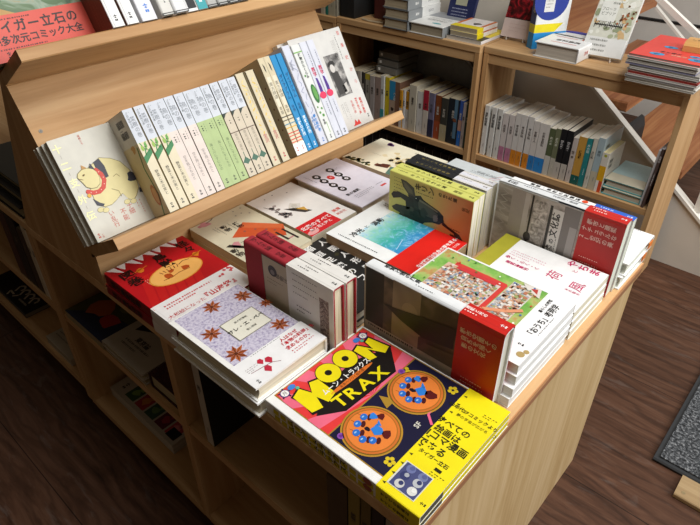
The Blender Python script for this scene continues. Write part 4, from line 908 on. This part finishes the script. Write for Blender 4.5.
A = book('hardcover_book', 'pale teal hardback lying flat, upper of two at the right bookshelf end', T(-.285, 1.262, .2925) , .105, .150, .021, '#5c9a9c', 'R', True, '#cfc6b4', tealf, group='pale teal hardbacks lying flat')
dup(A, T(-.284, 1.256, .2706), 'pale teal hardback lying flat, lower of two at the right bookshelf end')
def thinsp(F): F.text('展覧会', F.W*.5, .14, .006, '#e4e0e0', 2, 'v'); F.bars(F.W*.5, .10, .06, 1, .003, '#cfcfcf', 2, .0018, 'v')
M = T(-.1615, 1.25, .2708) @ Matrix.Rotation(math.radians(2.6), 4, 'Y') @ T(.1615, -1.25, -.2708)
book('paperback_book', 'slim dark brown and white book leaning on the right end panel of the bookshelf', M @ upright(-.1665, 1.25, .2708, .13), .13, .168, .0075, '#5a4a46', 'R', False, '#e9e9ec', None, thinsp)
book('paperback_book', 'slim white book leaning just left of the dark brown one on the bookshelf', M @ upright(-.1745, 1.256, .2708, .13), .13, .160, .0065, '#d9d9de', 'R', False, '#e9e9ec', None, thinsp)

# left bay
YL, ZL = 1.238, .2795
lbk = [(-1.199, -1.166, .150, '#8f887c', 'grey brown spine at the left end of the middle bookshelf'), (-1.166, -1.148, .153, '#b9b2a4', 'pale grey spine near the left end of the middle bookshelf'), (-1.148, -1.132, .152, '#3c3a36', 'dark slim spine near the left end of the middle bookshelf'), (-1.1315, -1.1105, .150, '#9c9a90', 'greyish spine with a dull yellow head on the middle bookshelf'),
       (-1.110, -1.0885, .148, '#a39c98', 'dusty mauve grey spine on the middle bookshelf'), (-1.088, -1.0625, .149, '#96837a', 'dusty rose brown spine on the middle bookshelf'), (-1.062, -1.046, .158, '#c9cbc6', 'white spine with a teal foot on the middle bookshelf'), (-1.0455, -1.026, .156, '#c8b428', 'bright yellow spine on the middle bookshelf'),
       (-1.0255, -.9815, .149, '#7a5a48', 'wide brown spine with a blue square on the middle bookshelf'), (-.981, -.969, .128, '#c8902c', 'slim orange and white spine, left of two on the middle bookshelf'), (-.9685, -.9575, .130, '#d9d9d9', 'slim pure white spine between two orange ones on the middle bookshelf'), (-.957, -.943, .128, '#c8902a', 'slim orange and white spine, right of two on the middle bookshelf'),
       (-.9425, -.912, .154, '#bcb5a2', 'thick beige spine with dark characters on the middle bookshelf'), (-.9115, -.886, .140, '#d0cfca', 'white spine beside the thick beige one on the middle bookshelf'), (-.8855, -.864, .150, '#c9c0b4', 'pale spine with a crimson head on the middle bookshelf'), (-.8635, -.842, .146, '#6e6a80', 'dull violet spine on the middle bookshelf'),
       (-.8415, -.818, .143, '#7c4426', 'rust brown spine on the middle bookshelf'), (-.8175, -.792, .141, '#3c3c36', 'charcoal spine with beige foot on the middle bookshelf'), (-.7915, -.7525, .146, '#22282e', 'wide black and steel blue spine on the middle bookshelf'), (-.752, -.739, .146, '#3a5aa8', 'slim bright blue spine near the right end of the middle bookshelf'),
       (-.7385, -.7275, .142, '#b9aca4', 'slim pale spine near the right end of the middle bookshelf'), (-.727, -.7125, .140, '#4a5c50', 'slim dark green spine at the right end of the middle bookshelf')]
deco = {'dull yellow head': lambda F: F.rect(0, F.H-.02, F.W, F.H, '#b8a838', 1), 'teal foot': lambda F: F.rect(0, 0, F.W, .045, '#3f9aa0', 1), 'blue square': lambda F: (F.rect(0, .085, F.W*.55, F.H, '#2f86b0', 1), F.rect(0, 0, F.W*.55, .084, '#a8917c', 1), F.blob(F.W*.3, .055, .007, '#332822', 2)),
        'orange and white': lambda F: F.rect(0, 0, F.W, .068, '#c9c4bc', 1), 'crimson head': lambda F: F.rect(0, .085, F.W, F.H, '#a8283a', 1), 'beige foot': lambda F: F.rect(0, 0, F.W, .055, '#a89c7c', 1), 'rust brown': lambda F: F.rect(0, 0, F.W, .06, '#9a4a2c', 1),
        'steel blue': lambda F: (F.rect(F.W*.6, .02, F.W*.9, F.H, '#5a7c94', 1), F.blob(F.W*.7, .08, .008, '#7a4a34', 2)), 'violet': lambda F: F.rect(0, 0, F.W, .06, '#2e3048', 1), 'slim bright blue': lambda F: (F.rect(0, .05, F.W, .085, '#b9907c', 1), F.rect(0, 0, F.W, .05, '#2f6ec0', 1))}
rj = random.Random(4)
for i, (x0, x1, h, c, lb) in enumerate(lbk):
    def fs(F, lb=lb, c=c, i=i):
        for k, d in deco.items():
            if k in lb: d(F)
        dark = sum(int(c[j:j+2], 16) for j in (1, 3, 5)) > 330
        F.text(['夜話', '風土記', '音楽論', '旅行記', '美術史', '建築史', '哲学'][i % 7], F.W*.5, h*.66, min(.009, F.W*.6), '#3a342c' if dark else '#c4bfb4', 3, 'v', True)
        F.bars(F.W*.5, .04, .022, 1, .003, '#4a443c' if dark else '#b4afa4', 3, .0018, 'v')
    w_ = .118+rj.random()*.008
    book('paperback_book', lb, upright(x1, YL+rj.random()*.004, ZL, w_), w_, h, x1-x0-.0006, c, 'R', False, '#bdb094', None, fs, codes if i in (8, 12, 6) else None)
for i in range(3):
    mb = MB(); g = plain('dark_folder', '#77746c', .5)
    tt = thing('folder', 'dark grey folder lying across the book tops, %s of three' % ('lowest', 'middle', 'topmost')[i], 'folder', T(-1.10, 1.262+.006*i, .4385+.0225*i), 'dark grey folders')
    mb.prism([(0, 0, 0), (.082, 0, 0), (.082, 0, .019), (.0, 0, .019)], (0, .115, 0), g); mb.build('folder_body', tt)
    mb = MB(); mb.box(.008, -.0012, .006, .016, 0, .014, paper('#e9e7e0')); mb.build('white_tab', tt)
for i, (x, yy) in enumerate(((-.965, 1.391), (-.885, 1.383), (-.805, 1.391))):
    mb = MB(); g = speckle('smoky_plastic', [(.3, '#7a7e80'), (.6, '#9a9ea0'), (.8, '#84888a')], 12, 3, .35)
    n = 40; R = .118
    mb.prism([(R*math.cos(2*math.pi*k/n), 0, R+R*math.sin(2*math.pi*k/n)) for k in range(n)], (0, .006, 0), g)
    R2 = R*.93
    mb.prism([(R2*math.cos(2*math.pi*k/n), -.002, R+R2*math.sin(2*math.pi*k/n)) for k in range(n)], (0, .002, 0), plain('smoky_rim', '#8a8e92', .3))
    o = mb.build('round_tray', None, T(x, yy, .2795)); tag(o, 'large dark grey round tray standing behind the mixed spines, %s of three' % ('leftmost', 'middle', 'rightmost')[i], 'tray', 'dark round trays')
# lower compartment: black file boxes
fk = None
for i in range(14):
    lb = 'black box file low in the middle bookshelf, %s from its right end' % ('first second third fourth fifth sixth seventh eighth ninth tenth eleventh twelfth thirteenth fourteenth'.split()[i])
    M = T(-.7445-.0325*i, 1.252, .0462)
    if fk is None:
        fk = thing('box_file', lb, 'box file', M, 'black box files')
        mb = MB(); mb.box(0, 0, 0, .030, .14, .185, plain('black_card', '#131313', .6), 0); mb.build('box_body', fk)
        mb = MB(); mb.box(.0302, .0002, .004, .0318, .10, .186, plain('grey_edge', '#7a7a7a', .6)); mb.build('divider_card', fk)
    else: dup(fk, M, lb)

# ---- on top of the shelves
ZT = .5972
def gcov(F): F.rect(0, 0, F.W, .07, '#777b7c', 1); F.rect(0, .07, F.W, F.H, '#dcdcd8', 1); F.bars(.02, .15, .06, 4, .01, '#8a8a88', 2)
def gsp2(F): F.rect(0, 0, F.W, .07, '#85898a', 1); F.text('全集', F.W*.5, .045, .009, '#dcdcd8', 2, 'v', True); F.rect(0, .07, F.W, F.H, '#dcdcd8', 1); F.text('作品論', F.W*.5, .115, .009, '#77777a', 2, 'v')
root = None
for i in range(3):
    M = T(-1.046+(0, .002, -.002)[i], 1.222, ZT+.0292*i); lb = 'thick grey and white hardback, %s of the pile on the middle bookshelf' % ('lowest', 'middle', 'topmost')[i]
    root_ = dup(root, M, lb) if root else book('hardcover_book', lb, M, .096, .165, .029, '#6a6e70', 'R', True, '#b5a68a', gcov, gsp2, group='thick grey and white hardbacks')
    root = root or root_
def wc(F): F.rect(0, .10, F.W, F.H, '#8f9296', 1); F.text('世界文化史', .06, .06, .014, '#9a9a98', 2, bold=True); F.disc(.078, .030, .016, '#3fa0a8', 2, .006); F.bars(.02, .085, .08, 3, .01, '#8a8a88', 2, .003)
book('hardcover_book', 'white hardback with a teal oval lying beside the grey and white pile', T(-.946, 1.225, ZT), .122, .165, .030, '#e4e4e0', 'R', True, '#a89c86', wc, gsp2)
def mg(F): F.rect(0, 0, F.W, .05, '#2a2624', 1); F.rect(.03, .02, .09, .05, '#c04030', 2); F.rect(0, .05, F.W, F.H, '#d9c23a', 1); F.text('音楽', .08, .08, .02, '#b03028', 3)
book('magazine', 'large magazine in red black and yellow under two small yellow books', T(-.820, 1.238, ZT), .117, .150, .010, '#dedad6', 'R', False, '#c9c4ba', mg)
def yl(F): F.rect(0, .030, F.W, F.H, '#e2dbd6', 1); F.rect(.0, .034, .010, F.H, '#cf7038', 2); F.rect(F.W-.010, .034, F.W, F.H, '#cf7038', 2); F.blob(.055, .055, .012, '#5a5450', 2); F.bars(.03, .085, .05, 2, .008, '#9a9490', 2)
def yls(F): F.rect(0, 0, F.W, .035, '#e0cc1e', 1)
A = book('paperback_book', 'small white book with a yellow foot, lower of two on the magazine', T(-.812, 1.245, ZT+.0103), .090, .112, .0128, '#e4ded9', 'R', False, '#b5a68a', yl, yls, None, (.029, '#dfca1c'), 'small yellow-footed books')
dup(A, T(-.815, 1.247, ZT+.0240), 'small white book with a yellow foot, upper of two on the magazine')

def easel(label, x, y, w, tilt, yaw=0, lip=.05):
    tt = thing('book_stand', label, 'book stand', T(x, y, ZT) @ Matrix.Rotation(yaw, 4, 'Z'), None)
    wire = plain('white_wire', '#dcd9d2', .4, .2)
    bx, bz = math.sin(tilt), math.cos(tilt)
    for s in (.22, .78):
        u = w*s; mb = MB(); r = .0016
        mb.tube([(u, -.008, .011), (u, -.0085, .0018), (u, .006, .0018), (u, .004+.012, .006), (u, .016+.10*bx, .006+.10*bz)], r, wire); mb.build('wire_hook', tt)
    mb = MB(); mb.tube([(w*.22, .017, .0065), (w*.22, .075, .0018), (w*.78, .075, .0018), (w*.78, .017, .0065)], .0016, wire); mb.build('wire_foot', tt)
    return tt
def lean_book(x, y, tilt, yaw=0): # front towards -Y, leaning back
    return T(x, y, ZT+.0042) @ Matrix.Rotation(yaw, 4, 'Z') @ Matrix.Rotation(-tilt, 4, 'X') @ basis((0, 0, 0), (1, 0, 0), (0, 0, 1), (0, -1, 0))
def navy(F): F.rect(.022, .058, .062, .095, '#a8a890', 2); F.bars(.014, .046, .056, 5, .009, '#a9adc4', 2, .003)
t1 = math.radians(18)
book('paperback_book', 'navy blue book with pale lettering upright on a wire stand', lean_book(-.905, 1.365, t1), .092, .140, .012, '#232a52', 'R', False, '#d8d4c8', navy)
easel('white wire stand holding the navy blue book', -.905, 1.3585, .092, t1)
def flr(F):
    F.rect(0, .052, F.W, F.H, speckle('red_petals', [(.38, '#17090a'), (.5, '#5c1016'), (.62, '#a8202a'), (.74, '#3a0c10')], 34, 5, .4, 1.2), 1); F.rect(.046, .105, .075, .150, '#d9cfcc', 2); F.bars(.05, .142, .02, 5, .007, '#6a5c5a', 3, .0016)
def flo(F): F.bars(.02, .035, .05, 3, .009, '#c4aaa6', 2, .002)
book('paperback_book', 'black and red flower book in a pale pink band on a wire stand', lean_book(-.700, 1.352, t1), .094, .155, .014, '#2a1012', 'R', False, '#d8d4c8', flr, None, None, (.050, '#cfbdb8', flo))
easel('white wire stand holding the black and red flower book', -.700, 1.3445, .094, t1)
def bbk(F):
    F.rect(0, 0, F.W, .042, '#2a8ed0', 1); F.rect(0, .042, F.W, .064, '#e4d41e', 1); F.poly([(F.W*.62, .042), (F.W, .042), (F.W, .068), (F.W*.86, .064)], '#e4e6e4', 2); F.disc(F.W*.40, .125, .052, '#2c3f94', 2, .052); F.rect(.02, .095, .05, .145, '#dcdcd8', 3); F.bars(.024, .138, .02, 5, .008, '#77777a', 4, .002); F.blob(F.W-.006, .14, .008, '#7ab040', 2); F.text('図鑑', .07, .022, .016, '#2478b4', 3)
def bbs(F): F.rect(0, 0, F.W, .042, '#2784c2', 1); F.rect(0, .042, F.W, .064, '#d2c41e', 1); F.rect(0, .064, F.W, F.H, '#2a3878', 1); F.text('宇宙大図鑑', F.W*.5, .12, .011, '#dfe2ea', 2, 'v', True)
yaw = math.radians(58)
book('hardcover_book', 'thick blue and white picture book with yellow stripe standing turned to the right', T(-.600, 1.310, ZT) @ Matrix.Rotation(yaw, 4, 'Z') @ basis((0, 0, 0), (1, 0, 0), (0, 0, 1), (0, -1, 0)), .100, .172, .026, '#e4e6e4', 'L', True, '#d8d4c8', bbk, bbs)
def whb(F): F.text('百科事典', .068, .052, .017, '#3a3836', 2, bold=True, rot=0); F.line([(.02, .085), (.08, .085)], .003, '#d86a58', 2); F.line([(.03, .030), (.10, .030)], .003, '#d86a58', 2); F.rect(.09, .085, .115, .1, '#d8705a', 2); F.bars(.012, .11, .05, 3, .01, '#8a8886', 2, .002); F.line([(.0, .108), (F.W, .100)], .006, '#2a2a2c', 3)
book('hardcover_book', 'thick white dictionary lying flat in front of the blue picture book', T(-.546, 1.2445, ZT), .122, .160, .0375, '#e4e4e2', 'R', True, '#cfc4b4', whb, lambda F: F.text('事典', F.W*.5, .05, .012, '#c8503c', 2, 'v'))
mb = MB(); n = 24
mb.prism([(.052*math.cos(math.pi*k/n), .016*math.sin(math.pi*k/n), 0) for k in range(n+1)], (0, 0, .0022), paper('#3a3a9c'))
o = mb.build('bookmark_card', None, T(-.482, 1.385, ZT+.0376)); tag(o, 'dark violet half-round card lying on the thick white dictionary', 'card')
def fl2(F):
    rr = random.Random(5)
    F.rect(0, .048, F.W, F.H, '#cfcfc0', 1)
    for i in range(70): F.blob(rr.random()*(F.W-.012)+.006, .052+rr.random()*(F.H-.06), .004+rr.random()*.005, ['#b9bda0', '#dcdccf', '#8f9676', '#c8a878', '#e4e4da', '#a4aa8c'][i % 6], 2+i % 5)
    for i in range(46): F.blob((.030 if i % 2 else .082)+rr.gauss(0, .012), (.155 if i % 2 else .105)+rr.gauss(0, .012), .0028, ['#9a5a34', '#c89a5c', '#6a4a30', '#d8c090'][i % 4], 8)
    F.rect(.012, .088, .055, .145, '#dfe0d8', 9); F.text('フローラ', .032, .120, .010, '#55584c', 10, sx=.9); F.text('ビブリア', .034, .108, .010, '#55584c', 10, sx=.9); F.text('植物園', .046, .136, .006, '#55584c', 10)
    for i in range(16): F.line([(.010+i*.0045, .070+rr.random()*.01), (.011+i*.0045, .092-rr.random()*.01)], .0016, '#2a2a26', 10)
    F.rect(.009, .078, .08, .0805, '#2a2a26', 10)
def fl2o(F):
    for i in range(3): F.bars(.012, .037-i*.013, .075, 1, .004, '#85857f', 2, .005)
t2 = math.radians(33); y2 = math.radians(5)
book('paperback_book', 'pale botanical flower book standing on a wire stand at the right shelf top', lean_book(-.447, 1.322, t2, y2), .104, .182, .015, '#e2e2dc', 'R', False, '#ecece8', fl2, None, None, (.047, '#dcdcd8', fl2o))
easel('white wire stand holding the pale botanical flower book', -.447, 1.313, .104, t2, y2)
# magazines
def redc(F):
    F.text('本と遊ぶ', .075, .060, .012, '#5a1c1c', 2, bold=True); F.text('しおり', .06, .045, .010, '#5a1c1c', 2)
    for u, v, r in ((.052, .033, .017), (.060, .108, .016), (.132, .108, .020), (.140, .035, .02), (.128, .060, .012)): F.disc(u, v, r, '#3f9ccc', 3, r*.62); F.blob(u, v, r*.4, '#2a6a94', 4)
    F.disc(.086, .154, .006, '#f0ece8', 3); F.text('特集号', .098, .042, .012, '#e8a088', 2, bold=True)
cols = ['#b9b4aa', '#cfcac0', '#8f8a86', '#c8c4be', '#a04038', '#b4b0aa', '#d2cfc8', '#9a968e', '#8a88a0', '#c4beb4', '#aaa59c', '#c9c6c0', '#928c84']
for i, c in enumerate(cols):
    top = i == len(cols)-1
    nth = 'first second third fourth fifth sixth seventh eighth ninth tenth eleventh twelfth'.split()
    lb = 'magazine with a red cover and blue ovals topping the pile at the shelf end' if top else '%s magazine from the bottom of the pile under the red cover' % nth[i]
    dx = (.000, .002, -.003, .001, .002, -.002, .003, .001, -.009, -.008, -.007, -.008, -.006)[i]
    book('magazine', lb, T(-.285+dx, 1.205+rj.random()*.004, ZT+.0048*i) @ Matrix.Rotation(rj.uniform(-.012, .012), 4, 'Z'), .156, .215, .0047, '#df4a42' if top else c, 'R', False, mul(c, .92), redc if top else None, group=None if top else 'pile of magazines')
zt = ZT+.0048*len(cols)
wb = thing('wooden_sign', 'small wooden block with handwriting lying on the red magazine', 'sign', T(-.203, 1.300, zt+.0004) @ Matrix.Rotation(.06, 4, 'Z'))
mb = MB(); mb.prism([(0, 0, 0), (0, .066, 0), (0, .066, .014), (0, .056, .021), (0, .012, .021), (0, 0, .013)], (.088, 0, 0), wood('light_block', '#b9854a', '#cc9a5c', '#dab078', 0))
F = Face(mb, (.0, .012, .021), (1, 0, 0), (0, 1, 0), .088, .044); F.text('しおり売り場', .044, .02, .0115, '#3a2414', 2); mb.build('block', wb)
# left end of the shelf tops
for i, (x0, x1, h, c, lb) in enumerate([(-1.46, -1.435, .17, '#8a8276', 'grey spine on top of the far left bookshelf behind the tilted stand'), (-1.434, -1.418, .17, '#c2bdb0', 'off-white slim spine on top of the far left bookshelf'), (-1.417, -1.392, .17, '#aaa498', 'stone grey spine on top of the far left bookshelf'), (-1.391, -1.366, .168, '#c4c0b4', 'pale spine on top of the far left bookshelf'), (-1.365, -1.330, .172, '#5c4438', 'brown spine on top of the far left bookshelf'),
                                   (-1.329, -1.309, .168, '#b0a48e', 'tan spine on top of the far left bookshelf'), (-1.308, -1.296, .168, '#1f6a5c', 'slim green spine on top of the far left bookshelf'), (-1.295, -1.262, .168, '#a39c86', 'khaki spine on top of the far left bookshelf'), (-1.2615, -1.2505, .168, '#9a9482', 'slim khaki spine at the right end of the far left bookshelf top')]):
    book('paperback_book', lb, upright(x1, 1.236, .5922, .12), .12, h, x1-x0-.0006, c, 'R', False, '#a89c84', None, title('風土', '#3a342c', .008, .11))
mb = MB(); mb.box(0, 0, 0, .060, .13, .175, plain('black_card', '#131313', .6), .002); o = mb.build('box', None, T(-1.238, 1.236, ZT)); tag(o, 'black box standing on the left end of the middle bookshelf', 'box')
book('hardcover_book', 'dark maroon book standing against the grey and white pile', upright(-1.055, 1.290, ZT, .11), .11, .150, .085, '#4a1f1c', 'R', True, '#8a7a62', None, title('辞典', '#8a6a4a', .012, .1))
mb = MB(); mb.tube([(0, 0, .003), (.03, -.006, .003), (.06, -.004, .003), (.085, .002, .003)], .003, plain('cream_cord', '#b9a88a', .6)); o = mb.build('pen', None, T(-1.15, 1.245, ZT)); tag(o, 'thin cream pen lying in front of the dark maroon book', 'pen')

# ============================================================ low shelf left of the table
ls = thing('storage_shelf', 'dark-lying oak storage unit left of the display table behind the tilted stand', 'shelf', T(0, 0, 0))
part('top_board', ls, (-1.90, .002, .49, -.866, .60, .5098, oak(0), .002)); part('bottom_shelf', ls, (-1.882, .002, .075, -.884, .31, .095, oak(0))); part('middle_shelf', ls, (-1.882, .004, .292, -.884, .31, .310, oak(0)))
for x in (-1.90, -.884): part('side_panel', ls, (x, .002, .05, x+.0175, .60, .49, oak(2)))
part('back_panel', ls, (-1.882, .31, .05, -.884, .322, .49, oak(2))); part('toe_kick', ls, (-1.90, .03, 0, -.867, .59, .05, BLK))
def scrib(F):
    C = '#b4a898'
    for k in range(4):
        v = .115-.026*k
        F.line([(.026, v), (.044, v+.010), (.053, v), (.047, v-.011), (.036, v-.010)], .0055, C, 2)
    F.line([(.006, .118), (.020, .128), (.018, .104)], .005, C, 2); F.line([(.012, .10), (.024, .09)], .005, C, 2); F.bars(.016, .075, .07, 1, .004, C, 2, .005, 'v')
book('hardcover_book', 'black book with cream brush scribbles lying on the lowest left shelf', flat(-1.191, .014, .0953), .20, .22, .012, '#0f0f10', 'L', False, '#8a8070', scrib)
book('paperback_book', 'small white wrapped book at the front of the lowest left shelf', T(-1.065, .010, .0953), .120, .055, .020, '#b5aa98', 'R', False, '#a89c88', lambda F: F.bars(.01, .04, .09, 3, .01, '#6a6258', 2, .003))
for i, (x0, x1, h, c, lb) in enumerate([(-.918, -.904, .165, '#d8cfc0', 'off-white spine leaning by the unit side on the left middle shelf'), (-.903, -.887, .165, '#dcd3c4', 'off-white spine touching the unit side on the left middle shelf'), (-.934, -.919, .172, '#c4baa8', 'grey beige spine third from the unit side on the left middle shelf'), (-.965, -.935, .15, '#3a2c1e', 'dark brown spine on the left middle shelf'), (-1.01, -.966, .168, '#171412', 'thick black spine on the left middle shelf'), (-1.05, -1.011, .16, '#4a2a20', 'reddish dark spine on the left middle shelf')]):
    book('paperback_book', lb, upright(x1, .008, .3103, .125), .125, h, x1-x0-.0006, c, 'R', False, '#8a8070', None, title('記録', '#55504a' if i < 3 else '#7a6c5a', .008, .11))
for i, (x1, z, tt, c, lb) in enumerate(((-.886, .510, .022, '#15151c', 'dark hardback lying at the edge of the left storage unit, lowest of its pile'), (-.89, .5325, .016, '#26211c', 'dark brown book in the middle of the pile beside the tilted stand'), (-.884, .549, .014, '#3a3a30', 'dark olive book topmost of the pile beside the tilted stand'))):
    book('hardcover_book', lb, flat(x1, .006+.01*i, z), .17, .235, tt, c, 'R', True, '#8f8268', lambda F: F.bars(.12, .05, .04, 3, .008, '#8a8272', 2, .0016, 'v'))
# inside the table
def olive(F): F.rect(0, 0, F.W, F.H, '#4a4a2c', 1); F.poly([(0, .0), (F.W, .0), (F.W, .06), (.06, .05)], '#26304a', 2); F.blob(.05, .05, .024, '#a8562c', 3); F.blob(.095, .04, .022, '#a8302c', 3); F.blob(.09, .09, .02, '#6a6a34', 3); F.rect(.06, .095, .085, .102, '#a8a090', 4)
book('magazine', 'olive and navy picture book with orange and red blobs on the shelf under the table', T(-.832, .003, .3103), .140, .20, .018, '#a88a4a', 'L', False, '#9a8c70', olive)
def bow(F): F.poly([(.02, .08), (.05, .09), (.075, .085), (.11, .10), (.112, .07), (.075, .075), (.05, .07), (.022, .055)], '#23211f', 2); F.text('東京論', .066, .044, .013, '#3a3632', 2, bold=True); F.bars(.03, .03, .07, 2, .009, '#55504a', 2, .004)
A = book('hardcover_book', 'off-white book with a black ribbon shape, upper of two on the shelf under the table', T(-.690, .003, .3243), .132, .190, .014, '#b5aa9a', 'L', True, '#b09c78', bow, group='off-white ribbon books')
dup(A, T(-.692, .006, .3103), 'off-white book beneath the one with the black ribbon shape')
book('hardcover_book', 'dark maroon book with cream pages at the right end of the shelf under the table', T(-.552, .012, .3103), .094, .165, .034, speckle('maroon_weave', [(.35, '#2c1416'), (.55, '#45201f'), (.7, '#5a3430')], 200, 3, .6), 'L', True, '#b8aa8a')
def pics(F):
    for k, (c, c2) in enumerate((('#3a5a38', '#7a9a4a'), ('#a83a3c', '#c8803c'), ('#3a5a4a', '#6a8a5a'), ('#6a2a3a', '#a83a4a'), ('#b84a50', '#d8808a'))):
        u = .045+k*.037; F.rect(u, .010, u+.032, .060, c, 1); F.blob(u+.016, .03, .010, c2, 2); F.blob(u+.02, .045, .008, c2, 2)
    F.rect(.20, .008, .228, .03, '#171717', 3); F.mark(.025, .03, .01, '#3a3632')
book('hardcover_book', 'long white picture book with a row of colour photographs on the bottom shelf', T(-.832, .036, .0633), .236, .18, .026, '#b9b0a4', 'L', False, '#b9b0a4', pics)
def blk(F): F.rect(0, 0, F.W, F.H, '#1c2220', 1)
book('paperback_book', 'black-sided book with a white spine standing on the shelf under the art book', upright(-.372, .006, .3103, .14), .14, .174, .018, '#b9b2a6', 'R', False, '#a89c84', None, title('装丁', '#55504a', .009, .12), blk)
for i, (x0, x1, c, lb) in enumerate(((-.098, -.080, '#8a7a34', 'olive spine, leftmost of the four right under the near table corner'), (-.079, -.064, '#6a5a26', 'dull brown spine right under the near table corner'), (-.063, -.045, '#15151a', 'black spine right under the near table corner'), (-.044, -.026, '#a49c8c', 'off-white spine, rightmost of the four under the near table corner'))):
    book('paperback_book', lb, upright(x1, .006, .3103, .13), .13, .168, x1-x0-.0006, c, 'R', False, '#a89c84', None, title('図案', '#3a342c', .008, .12))
part_box = MB(); part_box.box(0, 0, 0, .032, .14, .155, plain('brown_card', '#5a4630', .8), .001); o = part_box.build('cardboard_box', None, T(-.134, .010, .3103)); tag(o, 'narrow brown cardboard box beside the four spines under the table', 'box')

bpy.data.objects.remove(_to)

# ============================================================ light and camera
w = bpy.data.worlds.new('World'); SC.world = w; w.use_nodes = True
bg = w.node_tree.nodes['Background']; bg.inputs[0].default_value = (1.0, .78, .52, 1); bg.inputs[1].default_value = .075
def area(name, loc, target, sx, sy, power, col):
    l = bpy.data.lights.new(name, 'AREA'); l.shape = 'RECTANGLE'; l.size = sx; l.size_y = sy; l.energy = power; l.color = col
    o = bpy.data.objects.new(name, l); COL.objects.link(o); o.location = loc
    o.rotation_euler = (Vector(target)-Vector(loc)).to_track_quat('-Z', 'Y').to_euler(); return o
area('daylight_window', (2.0, 1.3, 1.75), (-.2, .5, .5), 1.8, 1.8, 68, (.985, .992, 1))
area('overhead_fill', (.45, .42, 2.5), (-.35, 1.25, .35), 1.0, 1.0, 40, (1, .99, .975))  # added overhead fill that lifts the shelf fronts and book tops

R = ((0.74454, 0.66757, -0.00399), (0.38304, -0.43209, -0.81644), (-0.54675, 0.60635, -0.57741))
cam = bpy.data.cameras.new('Camera'); co = bpy.data.objects.new('Camera', cam); COL.objects.link(co)
co.matrix_world = basis((.167, -.281, 1.06), R[0], [-x for x in R[1]], [-x for x in R[2]])
cam.sensor_fit = 'HORIZONTAL'; cam.sensor_width = 36; cam.lens = 590.54/700*36; cam.clip_start = .02
SC.camera = co
vs = SC.view_settings; vs.view_transform = 'Standard'; vs.look = 'None'; vs.gamma = 1; vs.use_curve_mapping = False; vs.exposure = 0
SC.display_settings.display_device = 'sRGB'
SC.cycles.max_bounces = 8
